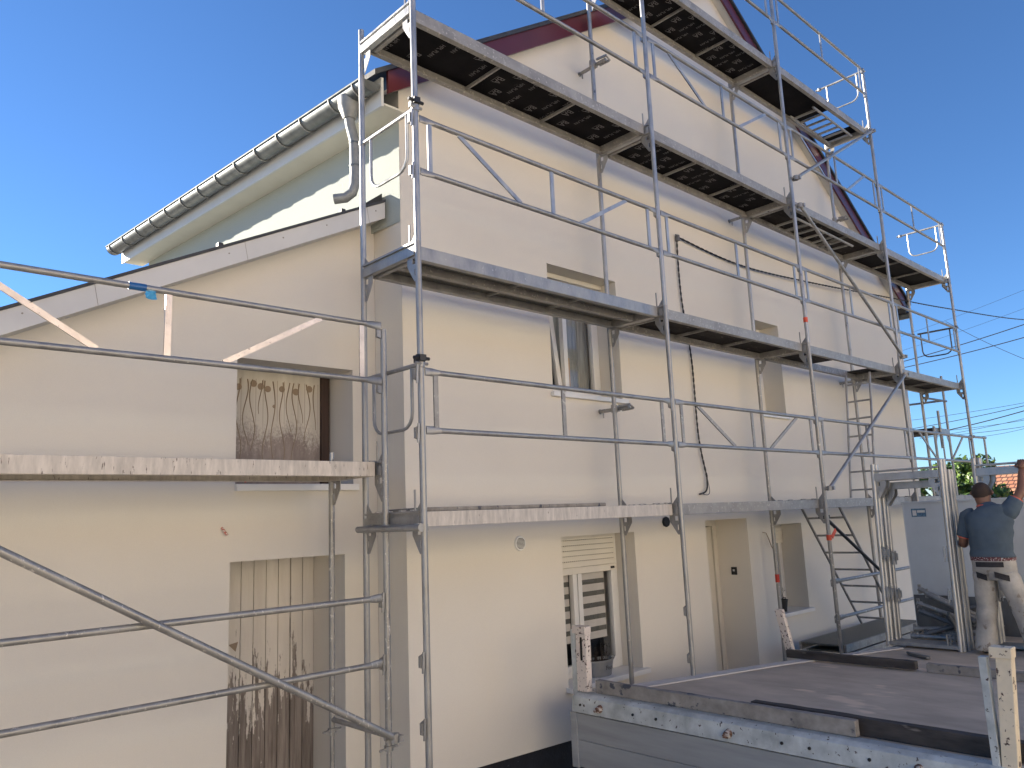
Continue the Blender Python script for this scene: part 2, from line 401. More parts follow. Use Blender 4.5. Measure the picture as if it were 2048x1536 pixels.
# ================================================================ MAIN HOUSE
XL, XR = 0.55, 12.2
house = thing('house', 'cream rendered house with maroon gable boards behind the tall scaffold', 'house', (6.3, 1, GZ))
def gtop(x):                                  # underside of the left/right barge boards
    return min(3.70 + 0.651*(x-0.324), 7.449 - 0.66*(x-6.356))
PX = (7.449 + 0.66*6.356 - 3.70 + 0.651*0.324)/(0.651+0.66)
PZ = 3.70 + 0.651*(PX-0.324)
holes = {                                     # x0, x1, z0, z1, depth
    'up1': (2.43, 3.57, 1.19, 2.583, 0.31), 'low0': (2.44, 3.614, -1.72, -0.28, 0.275),
    'door': (5.02, 5.99, -2.38, -0.20, 0.50), 'up2': (6.62, 7.36, 1.225, 2.585, 0.31), 'low3': (6.62, 7.46, -1.49, -0.31, 0.33)}
outer = [(XL, -2.16), (XR, -2.42), (XR, gtop(XR)+0.1), (PX, PZ+0.1), (XL, gtop(XL)+0.1)]
w = MB()
hl = []
for k, (x0, x1, z0, z1, d) in holes.items():
    if k == 'door': continue
    hl.append([(x0, z0), (x1, z0), (x1, z1), (x0, z1)])
dx0, dx1, dz0, dz1, dd = holes['door']
pl = lambda x: -2.16 - 0.26*(x-XL)/(XR-XL)
outer = [(XL, -2.16), (dx0, pl(dx0)), (dx0, dz1), (dx1, dz1), (dx1, pl(dx1)), (XR, -2.42), (XR, gtop(XR)+0.1), (PX, PZ+0.1), (XL, gtop(XL)+0.1)]
w.prism(outer, lambda u, v: (u, WY, v), (0, 0.53, 0), hl)
w.build('gable_wall', 'wall', house)
p = MB().prism([(XL, GZ-0.2), (dx0-0.02, GZ-0.2), (dx0-0.02, pl(dx0)-0.004), (XL, -2.164)], lambda u, v: (u, WY+0.03, v), (0, 0.4, 0))
p.prism([(dx1+0.02, GZ-0.2), (XR, GZ-0.2), (XR, -2.424), (dx1+0.02, pl(dx1)-0.004)], lambda u, v: (u, WY+0.03, v), (0, 0.4, 0))
p.build('plinth', 'bitumen', house)
MB().box(dx0-0.015, dx1+0.015, WY-0.02, WY+0.5, GZ, -2.40).build('door_step', 'bed_edge', house)
# side wall in white stucco, back wall and the far side
YB = 6.35
sx = lambda y: XL + SK*(y-WY)
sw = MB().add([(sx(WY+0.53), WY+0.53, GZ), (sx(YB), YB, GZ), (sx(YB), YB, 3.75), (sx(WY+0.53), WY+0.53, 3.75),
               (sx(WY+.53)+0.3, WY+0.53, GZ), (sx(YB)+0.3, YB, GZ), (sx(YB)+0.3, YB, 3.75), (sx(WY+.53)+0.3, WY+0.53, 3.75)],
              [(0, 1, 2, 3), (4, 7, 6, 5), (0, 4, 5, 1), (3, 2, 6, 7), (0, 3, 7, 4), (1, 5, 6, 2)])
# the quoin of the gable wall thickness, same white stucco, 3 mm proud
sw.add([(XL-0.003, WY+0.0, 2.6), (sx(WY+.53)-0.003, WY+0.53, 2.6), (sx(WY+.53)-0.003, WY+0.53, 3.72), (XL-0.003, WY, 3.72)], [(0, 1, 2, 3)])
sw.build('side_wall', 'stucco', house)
MB().box(sx(YB)+0.3, XR+SK*9, YB-0.3, YB, GZ, 3.7).box(XR-0.3, XR-0.003, WY+0.53, YB, GZ, 3.9).build('rear_wall', 'wall2', house)
MB().box(XL+0.35, XR-0.35, WY+1.9, WY+1.95, GZ, 3.7).build('dark_backing', 'interior', house)  # added dark sheet, its colour stands in for unlit rooms behind the windows
# roof slabs and ridge; eave overhang to x = 0.2
def roof_slab(xa, za, xb, zb, th=0.10, y0=0.80, y1=YB+0.3, over=0.0):
    f = lambda x, y, z: (x + SK*(y-WY), y, z)
    vs = [f(xa, y0, za), f(xb, y0, zb), f(xb, y1, zb), f(xa, y1, za)]
    vs += [V(v)+V((0, 0, th)) for v in vs]
    return vs, [(0, 1, 2, 3), (4, 7, 6, 5), (0, 4, 5, 1), (1, 5, 6, 2), (2, 6, 7, 3), (3, 7, 4, 0)]
TOP = 0.225
r = MB(); r.add(*roof_slab(0.16, gtop(0.324)+0.651*(0.16-0.324)+TOP, PX, PZ+TOP, 0.05))
r.add(*roof_slab(12.42, PZ-0.66*(12.42-PX)+TOP, PX+0.002, PZ+TOP, 0.05))
r.build('roof', 'roof', house, smooth=0)
rb = MB()
rb.path([(PX+SK*(-0.2), 0.79, PZ+TOP+0.06), (PX+SK*5.7, YB+0.3, PZ+TOP+0.06)], 0.09, 10)
rb.build('ridge_cap', 'roof', house)
# barge boards
BY0, BY1 = 0.832, 0.862
bb = MB(); x0 = 0.335; z0 = 3.70 + 0.651*(x0-0.324)
bb.prism([(x0, z0), (PX, PZ), (PX, PZ+TOP-0.004), (x0, z0+TOP-0.004)], lambda u, v: (u, BY0, v), (0, BY1-BY0, 0)).build('barge_board', 'maroon', house, smooth=0)
xe = 12.22; ze = PZ - 0.66*(xe-PX)
MB().prism([(PX+0.002, PZ), (xe, ze), (xe, ze+TOP-0.004), (PX+0.002, PZ+TOP-0.004)], lambda u, v: (u, BY0, v), (0, BY1-BY0, 0)).build('barge_board', 'maroon', house, smooth=0)
# verge soffit between barge and wall
vs = MB()
vs.prism([(0.335, z0+0.03), (PX, PZ+0.03), (PX, PZ+0.05), (0.335, z0+0.05)], lambda u, v: (u, BY1+0.001, v), (0, WY-BY1-0.002, 0))
vs.prism([(PX+0.002, PZ+0.03), (xe, ze+0.03), (xe, ze+0.05), (PX+0.002, PZ+0.05)], lambda u, v: (u, BY1+0.001, v), (0, WY-BY1-0.002, 0))
vs.build('verge_soffit', 'white_board', house, smooth=0)
# eave box: fascia + soffit
ef = MB(); YE = 6.55
for (xa, za, xb, zb, mt, nm) in ((0.275, 3.585, 0.30, 3.86, 'soffit_fascia', 'eave_fascia'), (0.301, 3.60, 0.551, 3.62, 'soffit', 'eave_soffit')):
    e = MB(); f = lambda x, y, z: (x+SK*(y-WY), y, z)
    vs8 = [f(x, y, z) for x in (xa, xb) for y in (0.87, YE) for z in (za, zb)]
    e.add(vs8, [(0, 1, 3, 2), (4, 6, 7, 5), (0, 4, 5, 1), (2, 3, 7, 6), (0, 2, 6, 4), (1, 5, 7, 3)]).build(nm, mt, house, smooth=0)
# gutter: half round on brackets
GX, GZZ, GR = 0.175, 3.785, 0.095
def gp(y, dx=0, dz=0): return V((GX + SK*(y-WY) + dx, y, GZZ + dz))
gu = MB(); n = 12
for rr in (GR, GR-0.008):
    o = len(gu.v)
    for y in (0.88, YE+0.02):
        for k in range(n+1):
            t = math.pi + math.pi*k/n
            gu.v.append(gp(y, rr*math.cos(t), rr*math.sin(t)))
    for k in range(n): gu.f.append([o+k, o+k+1, o+n+1+k+1, o+n+1+k])
gu.f += [[k, k+1, 2*(n+1)+k+1, 2*(n+1)+k] for k in range(n)]
gu.path([gp(0.88, -GR-0.004, 0.002), gp(YE+0.02, -GR-0.004, 0.002)], 0.011, 8)
for y in (0.876, YE+0.024):
    o = len(gu.v); gu.v += [gp(y, GR*1.02*math.cos(math.pi+math.pi*k/n), GR*1.02*math.sin(math.pi+math.pi*k/n)) for k in range(n+1)]
    gu.f.append(list(range(o, o+n+1)))
gut = gu.build('gutter', 'zinc', house)
for i in range(14):
    y = 1.02 + i*(YE-1.1)/13
    if i == 1: y -= 0.06
    MB().path([gp(y, (GR+0.006)*math.cos(math.pi+math.pi*k/n), (GR+0.006)*math.sin(math.pi+math.pi*k/n)) for k in range(n+1)], 0.0065, 6).build('gutter_bracket', 'zinc_dull', gut)
DY = 1.20
ds = MB()
o = len(ds.v)
ds.path([gp(DY, 0, -GR+0.06), gp(DY, 0, -GR-0.03), gp(DY, 0, -GR-0.14)], [0.105, 0.10, 0.056], 14)
pts = [gp(DY, 0, -GR-0.13), gp(DY, 0.01, -GR-0.20), gp(DY, 0.05, -GR-0.34), gp(DY, 0.055, -GR-0.66), gp(DY, 0.05, -GR-0.76), gp(DY+.015, 0.035, -GR-0.83), gp(DY+.05, -0.01, -GR-0.88), gp(DY+.12, -0.08, -GR-0.89)]
ds.path(pts, 0.046, 14)
d = ds.build('downspout', 'zinc_dull', gut)
for z in (-0.36, -0.58): MB().path([gp(DY, 0.052, -GR+z+0.008), gp(DY, 0.052, -GR+z-0.008)], 0.051, 14).build('pipe_clip', 'zinc', gut)
# right end of the eaves
re = MB(); re.box(12.23, 12.47, 0.84, 2.2, 3.62, 3.64).prism([(12.22, 3.50), (12.34, 3.50), (12.34, 3.66), (12.22, 3.72)], lambda u, v: (u, 0.84, v), (0, 0.3, 0)); re.build('eave_end', 'roof', house)
MB().path([(12.33, 0.80, 3.47), (12.33, 4.0, 3.47)], 0.07, 12).build('rear_gutter', 'zinc', house)

def window(x0, x1, z0, z1, d, leaves=2, sill=0.05, name='window'):
    y = WY + d
    fr = MB()
    t = 0.055
    fr.box(x0+0.001, x0+t, y, y+0.07, z0+0.001, z1-0.001).box(x1-t, x1-0.001, y, y+0.07, z0+0.001, z1-0.001).box(x0+t, x1-t, y, y+0.07, z0+0.001, z0+t).box(x0+t, x1-t, y, y+0.07, z1-t, z1-0.001)
    fo = fr.build(name, 'white_pvc', house, smooth=0, bevel=0.004)
    if sill:
        MB().box(x0-0.035, x1+0.05, WY-sill, y-0.002, z0-0.045, z0+0.004).build('sill', 'white_pvc', fo, smooth=0, bevel=0.005)
    return fo, y
def sash(fo, x0, x1, z0, z1, y, tilt=0, name='sash'):
    t = 0.065
    mm = MB(); y0 = y - 0.012; y1 = y + 0.05
    mm.box(x0, x0+t, y0, y1, z0, z1).box(x1-t, x1, y0, y1, z0, z1).box(x0+t, x1-t, y0, y1, z0, z0+t).box(x0+t, x1-t, y0, y1, z1-t, z1)
    gl = MB().add([(x0+t, y+0.02, z0+t), (x1-t, y+0.02, z0+t), (x1-t, y+0.02, z1-t), (x0+t, y+0.02, z1-t)], [(0, 1, 2, 3)])
    if tilt:
        for q in (mm, gl):
            for i, v in enumerate(q.v): q.v[i] = V((v.x, v.y + (v.z-z0)*math.tan(R(tilt)), v.z))
    s = mm.build(name, 'white_pvc', fo, smooth=0, bevel=0.006)
    gl.build('pane', 'glass', fo, smooth=0)
    return s
# upper left window: left leaf tipped inwards, curtain behind the right leaf, timber block on the ledge
x0, x1, z0, z1, d = holes['up1']
fo, y = window(x0, x1, z0, z1, d)
tag(fo, 'upstairs window with one leaf tipped open and a grey curtain')
xm = (x0+x1)/2 - 0.05
sash(fo, x0+0.055, xm-0.008, z0+0.055, z1-0.055, y+0.02, 7)
sash(fo, xm+0.005, x1-0.055, z0+0.055, z1-0.055, y)
cu = MB(); nn = 40
o = len(cu.v)
for k in range(nn+1):
    x = xm+0.0 + (x1-xm-0.04)*k/nn; yy = y+0.13+0.018*math.sin(k*1.15)+0.008*math.sin(k*2.7)
    cu.v += [V((x, yy, z0+0.02)), V((x, yy, z1-0.02))]
for k in range(nn): cu.f.append([o+2*k, o+2*k+2, o+2*k+3, o+2*k+1])
cu.build('curtain', 'curtain', fo, smooth=80)
MB().box(xm+0.075, xm+0.16, y+0.055, y+0.085, z0+0.07, z0+0.50).build('timber_block', 'wood_block', fo, smooth=0)
MB().box(x0+0.0, x1-0.0, y-0.10, y-0.002, z1-0.055, z1-0.002).build('shutter_box', 'cream_shutter', fo, smooth=0, bevel=0.004)
# upper right, narrow window
x0, x1, z0, z1, d = holes['up2']
fo, y = window(x0, x1, z0, z1, d); tag(fo, 'narrow upstairs window in a deep reveal')
sash(fo, x0+0.055, x1-0.055, z0+0.055, z1-0.055, y)
MB().box(x0+0.05, x1-0.05, y+0.12, y+0.125, z0+0.05, z1-0.05).build('curtain', 'curtain', fo, smooth=0)
MB().box(x1-0.2, x1-0.12, y-0.07, y-0.002, z1-0.10, z1-0.03).build('shutter_guide', 'cream_shutter', fo, smooth=0)
# lower left window with roller shutter and striped blind
x0, x1, z0, z1, d = holes['low0']
fo, y = window(x0, x1, z0, z1, d, sill=0.07); tag(fo, 'ground floor window with half lowered shutter and striped blind')
xm = (x0+x1)/2 - 0.09
sash(fo, x0+0.055, xm-0.006, z0+0.055, z1-0.055, y)
sash(fo, xm+0.006, x1-0.055, z0+0.055, z1-0.055, y)
sh = MB()
for k in range(6):
    za = z1-0.004-0.055*k
    sh.box(x0+0.004, x1-0.06, y-0.035, y-0.022, za-0.052, za)
    sh.box(x0+0.004, x1-0.06, y-0.031, y-0.025, za-0.056, za-0.052)
so_ = sh.build('roller_shutter', 'cream_shutter', fo, smooth=0, bevel=0.003)
dt = MB()
for k in range(1, 6):
    for j in range(34):
        xx = x0+0.02+j*(x1-x0-0.1)/34
        dt.box(xx, xx+0.016, y-0.0365, y-0.0355, z1-0.055*k-0.001, z1-0.055*k+0.006)
dt.build('slots', 'wood_dark', so_, smooth=0)
MB().box(x0+0.004, x1-0.05, y-0.04, y-0.02, z1-0.405, z1-0.337).build('shutter_end_bar', 'cream_shutter', fo, smooth=0, bevel=0.003)
MB().box(x1-0.16, x1-0.10, y-0.052, y-0.041, z1-0.385, z1-0.36).build('shutter_stop', 'black', fo, smooth=0, bevel=0.004)
for s_, xa, xb in ((0, x0+0.12, xm-0.07), (1, xm+0.07, x1-0.17)):
    a = MB(); b = MB(); z = z1-0.36; k = 0
    while z > z0+0.36:
        (a if k % 2 else b).box(xa, xb, y+0.058, y+0.062, z-(0.075 if k % 2 else 0.05), z-0.001)
        z -= 0.075 if k % 2 else 0.05; k += 1
    q = a.build('blind', 'blind', fo, smooth=0); b.build('blind_band', 'blind_dark', q, smooth=0)
# lower right window
x0, x1, z0, z1, d = holes['low3']
fo, y = window(x0, x1, z0, z1, d, sill=0.06); tag(fo, 'small ground floor window behind the access ladder')
sash(fo, x0+0.055, x1-0.055, z0+0.055, z1-0.055, y)
q = MB()
for k in range(5): q.box(x0+0.004, x1-0.02, y-0.035, y-0.022, z1-0.004-0.055*k-0.052, z1-0.004-0.055*k)
q.build('roller_shutter', 'cream_shutter', fo, smooth=0, bevel=0.003)
# front door
x0, x1, z0, z1, d = holes['door']
y = WY+d
df = MB().box(x0+0.001, x0+0.09, y-0.03, y+0.06, -2.40, z1-0.001).box(x1-0.09, x1-0.001, y-0.03, y+0.06, -2.40, z1-0.001).box(x0+0.09, x1-0.09, y-0.03, y+0.06, z1-0.09, z1-0.001)
do = MB().box(x0+0.1, x1-0.1, y-0.01, y+0.04, -2.39, z1-0.1)
for za, zb in ((-2.2, -1.5), (-1.35, -0.5)): do.box(x0+0.2, x1-0.2, y-0.022, y-0.011, za, zb)
dobj = do.build('door', 'door_cream', house, smooth=0, bevel=0.004)
df.build('door_frame', 'door_cream', dobj, smooth=0, bevel=0.004)
MB().box(x0+0.13, x0+0.17, y-0.03, y-0.0, -1.42, -1.2).path([(x0+0.15, y-0.03, -1.26), (x0+0.15, y-0.075, -1.26), (x0+0.27, y-0.075, -1.265)], 0.011, 8).build('handle', 'zinc_light', dobj)
b = MB().box(x1-0.016, x1-0.001, WY+0.205, WY+0.285, -0.93, -0.83).build('doorbell', 'black', house, smooth=0, bevel=0.004)
MB().box(x1-0.02, x1-0.0165, WY+0.232, WY+0.258, -0.885, -0.86).build('bell_button', 'white_pvc', b, smooth=0)
# round vent and blanked wall socket
vx, vz = 1.86, -0.315
vn = MB().path([(vx, WY-0.018, vz), (vx, WY-0.001, vz)], [0.066, 0.072], 28)
vo = vn.build('vent_cover', 'white_pvc', house)
sl_ = MB()
for k in range(9):
    z = vz-0.046+k*0.0115; hw = math.sqrt(max(0, 0.055**2-(z-vz)**2))
    sl_.box(vx-hw, vx+hw, WY-0.0195, WY-0.0182, z-0.0028, z+0.0028)
sl_.build('vent_slots', 'plank_dark', vo, smooth=0)
MB().path([(4.195, WY-0.035, -0.19), (4.195, WY-0.001, -0.19)], 0.062, 8).build('blank_socket', 'black', house, bevel=0.01)
MB().path([(6.36, WY-0.001, -0.40), (6.40, WY-0.03, -0.41), (6.45, WY-0.03, -0.48), (6.50, WY-0.04, -0.60), (6.60, WY-0.05, -0.70)], 0.006, 6).build('loose_wire', 'ivy', house)
# faint lamp bracket bolts under the annex junction are left out; black lead flashing where the annex roof meets the wall

# ================================================================ ANNEX
annex = thing('annex', 'low lean-to annex with sloping white verge and peeling plank door', 'annex', (-1.5, 1.6, GZ))
AS = 0.507
az = lambda x: 2.352 + 0.495*(x-0.025)          # wall top
wx0, wx1, wz0, wz1 = -0.755, 0.304, 0.268, 1.28
ax0, ax1, az1 = -0.785, 0.216, -0.318
AXL = -4.6
aw = MB()
outer = [(AXL, GZ-0.2), (ax0, GZ-0.2), (ax0, az1), (ax1, az1), (ax1, GZ-0.2), (XL-0.004, GZ-0.2), (XL-0.004, az(XL)+0.1), (AXL, az(AXL)+0.1)]
aw.prism(outer, lambda u, v: (u, AY, v), (0, 0.56, 0), [[(wx0, wz0), (wx1, wz0), (wx1, wz1), (wx0, wz1)]])
aw.build('front_wall', 'wall2', annex)
# strip of return wall between annex and gable corner belongs to the house
MB().add([(XL-0.002, WY, GZ), (XL-0.002, AY, GZ), (XL-0.002, AY, 2.60), (XL-0.002, WY, 2.60)], [(0, 1, 2, 3)]).build('return_wall', 'wall', house, smooth=0)
ar = MB(); xa, xb = AXL-0.2, 0.50
rz = lambda x: 1.352 + AS*(x+2.413)             # top edge of the verge board
ar.add([(xa, 1.14, rz(xa)), (xb, 1.14, rz(xb)), (xb-0.4, 7, rz(xb)), (xa, 7, rz(xa)), (xa, 1.14, rz(xa)+0.022), (xb, 1.14, rz(xb)+0.022), (xb-0.4, 7, rz(xb)+0.022), (xa, 7, rz(xa)+0.022)],
       [(0, 1, 2, 3), (4, 7, 6, 5), (0, 4, 5, 1), (1, 5, 6, 2), (2, 6, 7, 3), (3, 7, 4, 0)])
for x in (-1.02, 0.06): ar.box(x-0.02, x+0.02, 1.145, 1.19, rz(x)+0.01, rz(x)+0.045)
ao = ar.build('roof', 'roof', annex, smooth=0)
fb = MB().prism([(xa, rz(xa)-0.172), (xb, rz(xb)-0.155), (xb, rz(xb)-0.002), (xa, rz(xa)-0.002)], lambda u, v: (u, 1.155, v), (0, 0.022, 0))
fbo = fb.build('verge_board', 'white_board', annex, smooth=0)
sc = MB()
for x in (-1.86, -0.80, 0.33): sc.add([(x, 1.1538, rz(x)-0.16), (x+0.004, 1.1538, rz(x)-0.16), (x+0.004-0.03, 1.1538, rz(x)-0.004), (x-0.03, 1.1538, rz(x)-0.004)], [(0, 1, 2, 3)])
for x in (-2.3, -1.75, -0.95, -0.5, -0.1, 0.4): sc.path([(x, 1.151, rz(x)-0.06), (x, 1.156, rz(x)-0.06)], 0.006, 8)
sc.build('board_joints', 'plank_grey', fbo, smooth=0)
MB().prism([(xa, rz(xa)-0.160), (xb, rz(xb)-0.148), (xb, rz(xb)-0.128), (xa, rz(xa)-0.140)], lambda u, v: (u, 1.178, v), (0, AY-1.18, 0)).build('verge_soffit', 'white_board', annex, smooth=0)
MB().prism([(0.22, rz(0.22)+0.024), (xb, rz(xb)+0.024), (xb, rz(xb)+0.10)], lambda u, v: (u, 1.2, v), (0, 0.3, 0)).build('flashing', 'black', ao, smooth=0)
MB().box(xb-0.022, xb, 1.178, AY, rz(xb)-0.15, rz(xb)-0.004).build('verge_end', 'white_board', fbo, smooth=0)
MB().box(AXL, -0.0, 6.6, 6.9, GZ, 0.4).box(AXL, AXL+0.3, AY+0.56, 6.6, GZ, 0.4).build('rear_wall', 'wall2', annex, smooth=0)
# boarded window with traces of old ivy
by = AY+0.40; BR_ = 0.205
bd = MB().box(wx0, BR_, by, by+0.03, wz0, wz1).build('boarded_window', 'boarded', annex, smooth=0)
tag(bd, 'boarded up window stained by old ivy')
for k, x in enumerate((-0.645, -0.535, -0.425, -0.325, -0.225, -0.13)):
    pass
iv = MB(); rnd = random.Random(3)
for k in range(14):
    x = wx0+0.05+k*0.066; ph = rnd.random()*6; L = 0.28+0.45*rnd.random(); amp = 0.014+0.016*rnd.random(); pts = []
    for j in range(26):
        t = j/25; pts.append((x + amp*math.sin(ph+t*11*L)+0.02*t*math.sin(ph), by-0.001, 1.19-L*t))
    iv.path(pts, [0.005*(1-0.75*j/25)+0.0012 for j in range(26)], 5)
    if k % 2 == 0 or k == 5:
        zz = 1.16-0.05*rnd.random(); iv.path([(x+0.01, by-0.003, zz), (x+0.01, by+0.001, zz)], [0.022+0.012*rnd.random(), 0.03], 10)
    if k % 3: iv.add([(x+0.03, by-0.0015, 1.2), (x+0.034, by-0.0015, 1.2), (x+0.033, by-0.0015, 0.85-0.2*rnd.random()), (x+0.03, by-0.0015, 0.85)], [(0, 1, 2, 3)])
iv.path([(-0.24, by-0.003, 0.97), (-0.24, by+0.001, 0.97)], [0.012, 0.017], 8)
tag(iv.build('ivy_traces', 'ivy', bd), kind='stuff')
mk = MB()
for k in range(7): mk.bar((-0.50+0.012*rnd.random(), by-0.002, 0.31+0.06*rnd.random()), (-0.47+0.012*rnd.random(), by-0.002, 0.31+0.06*rnd.random()), 0.003, 0.008)
mk.build('red_mark', 'red_mark', bd)
MB().box(BR_+0.002, 0.284, by-0.03, by+0.05, wz0, wz1).build('window_post', 'wood_dark', annex, smooth=0)
MB().box(wx0, wx1, by+0.1, by+0.15, wz0, wz1).build('window_backing', 'wall2', annex, smooth=0)
MB().box(wx0-0.005, wx1+0.03, AY-0.05, AY+0.368, wz0-0.05, wz0+0.004).build('sill', 'white_pvc', annex, smooth=0, bevel=0.004)
# plank door
dy = AY+0.535
dr = MB(); nb = 8; bw = (-0.088-ax0+0.0)/nb*1.0
xd0, xd1 = ax0-0.0, ax1-0.0
for k in range(9):
    xa_ = xd0+0.003+k*(xd1-xd0)/9
    if k < 7: dr.box(xa_, xa_+(xd1-xd0)/9-0.005, dy, dy+0.03, GZ+0.1, az1-0.0)
    else: dr.box(xa_, xa_+(xd1-xd0)/9-0.005, dy-0.012, dy+0.03, GZ+0.1, az1)
dr.box(xd0, xd1, dy+0.02, dy+0.04, GZ+0.1, az1)
dro = dr.build('plank_door', 'peeling', annex, smooth=0, bevel=0.003)
tag(dro, 'plank door with cream paint peeling to bare wood')
MB().prism([(-0.55, -1.0), (-0.47, -0.985), (-0.49, -1.06)], lambda u, v: (u, dy-0.003, v), (0, 0.002, 0)).build('paint_flake', 'ivy', dro, smooth=0)
ck = MB().bar((-0.857, AY-0.004, -0.055), (-0.822, AY-0.03, -0.115), 0.012, 0.016); ck.build('wall_plug', 'faded_red', annex)
tag(ck and annex.children[-1], 'red and white plug stuck in the annex wall')

# ================================================================ SCAFFOLDING
def clamp(mb, c, ax='y'):
    c = V(c)
    d = V((0, 1, 0)) if ax == 'y' else V((1, 0, 0))
    mb.path([c+V((0, 0, -0.03)), c+V((0, 0, 0.03))], 0.034, 10)
    mb.bar(c+d*-0.055+V((0.02, 0, 0)), c+d*0.055+V((0.02, 0, 0)), 0.035, 0.045)
    mb.path([c+d*0.02+V((-0.05, 0, 0.0)), c+d*0.02+V((0.06, 0, 0.0))], 0.010, 6)
    mb.path([c+d*0.035+V((-0.06, 0, 0.0)), c+d*0.035+V((-0.035, 0, 0.0))], 0.017, 6)

GUS = [(0.022, -0.104), (0.135, -0.104), (0.135, -0.170), (0.050, -0.300), (0.022, -0.300)]
GH = [[(0.036, -0.120), (0.036, -0.165), (0.072, -0.165), (0.072, -0.120)], [(0.034, -0.205), (0.034, -0.255), (0.048, -0.255), (0.048, -0.205)]]
def frame(par, x, yo, yi, L, mat='steel', smat=None, bottom=None, inner=True, brackets=True, bottom_bar=False):
    """portal frame of the lift that ends at height L: transom with gussets (the part) and its standards (sub-parts)"""
    smat = smat or mat
    bottom = L-2.0 if bottom is None else bottom
    f = MB()
    f.box(x-0.025, x+0.025, yo+0.02, yi-0.02, L-0.104, L-0.036)
    f.box(x-0.025, x+0.025, yo+0.02, yi-0.02, L-0.012, L+0.004)
    f.box(x-0.008, x+0.008, yo+0.02, yi-0.02, L-0.036, L-0.012)
    for s, y0 in ((1, yo), (-1, yi)):
        hs = GH if s == 1 else [h[::-1] for h in GH]
        f.prism(GUS, lambda u, v, y0=y0, s=s: (x-0.003, y0+s*u, L+v), (0.006, 0, 0), GH)
        f.prism([(0.022, 0.004), (0.085, 0.004), (0.022, 0.075)], lambda u, v, y0=y0, s=s: (x-0.003, y0+s*u, L+v), (0.006, 0, 0))
    f.path([(x, yo+0.10, L), (x, yo+0.10, L+0.155)], 0.008, 6)
    fo = f.build('frame', mat, par)
    if bottom_bar: MB().tube((x, yo, bottom+0.06), (x, yi, bottom+0.06), 0.019).build('base_bar', mat, fo)
    for y0 in ((yo, yi) if inner else (yo,)):
        s = MB().tube((x, y0, bottom), (x, y0, L-0.002), 0.0242, 16)
        s.path([(x, y0, L-0.004), (x, y0, L+0.004)], 0.0225, 14)
        if brackets and y0 == yo:
            for z in (L-2+0.57, L-2+1.0):
                if z > bottom: s.prism([(-0.028, -0.055), (-0.062, -0.045), (-0.062, 0.03), (-0.028, 0.045)], lambda u, v: (x+u, y0-0.012, z+v-0.01), (0, 0.026, 0)); s.bar((x-0.05, y0-0.02, z-0.09), (x-0.042, y0-0.02, z+0.05), 0.008, 0.016)
        s.build('standard', smat, fo)
    return fo
def guard_post(par, x, y, L, h=1.04, mat='steel_new'):
    s = MB().tube((x, y, L+0.004), (x, y, L+h), 0.0242, 16)
    for z in (0.57, 1.0): s.prism([(-0.028, -0.055), (-0.062, -0.045), (-0.062, 0.03), (-0.028, 0.045)], lambda u, v: (x+u, y-0.012, L+z+v-0.01), (0, 0.026, 0))
    return s.build('guard_post', mat, par)
def jack(par, x, y, top, mat='steel_worn'):
    s = MB().tube((x, y, GZ+0.008), (x, y, top+0.0), 0.018, 12).path([(x, y, top-0.035), (x, y, top-0.004)], 0.034, 10)
    s.bar((x-0.09, y-0.02, top-0.02), (x+0.09, y+0.02, top-0.02), 0.014, 0.014).box(x-0.075, x+0.075, y-0.075, y+0.075, GZ, GZ+0.008)
    return s.build('base_jack', mat, par)
def guardrail(par, xa, xb, y, z1, z2, diag=True, mat='steel', smat='alu', struts=(0, 1, 2), yy=None):
    yr = y-0.012
    g = MB().flat_end_tube((xa+0.03, yr, z1), (xb-0.03, yr, z1)).flat_end_tube((xa+0.03, yr, z2), (xb-0.03, yr, z2)).build('guardrail', mat, par)
    k = (xb-xa)/3.112
    fx = (0.125, 1.50, 2.91)
    for i in struts:
        x = xa+fx[i]*k
        MB().bar((x, yr, z1+0.012), (x, yr, z2-0.012), 0.014, 0.040, (1, 0, 0)).build('strut', smat, g, smooth=0)
    if diag:
        for a, b in (((0.42, z2-0.014), (1.10, z1+0.014)), ((2.57, z2-0.014), (1.86, z1+0.014))):
            MB().bar((xa+a[0]*k, yr, a[1]), (xa+b[0]*k, yr, b[1]), 0.014, 0.036).build('diagonal', smat, g, smooth=0)
    return g
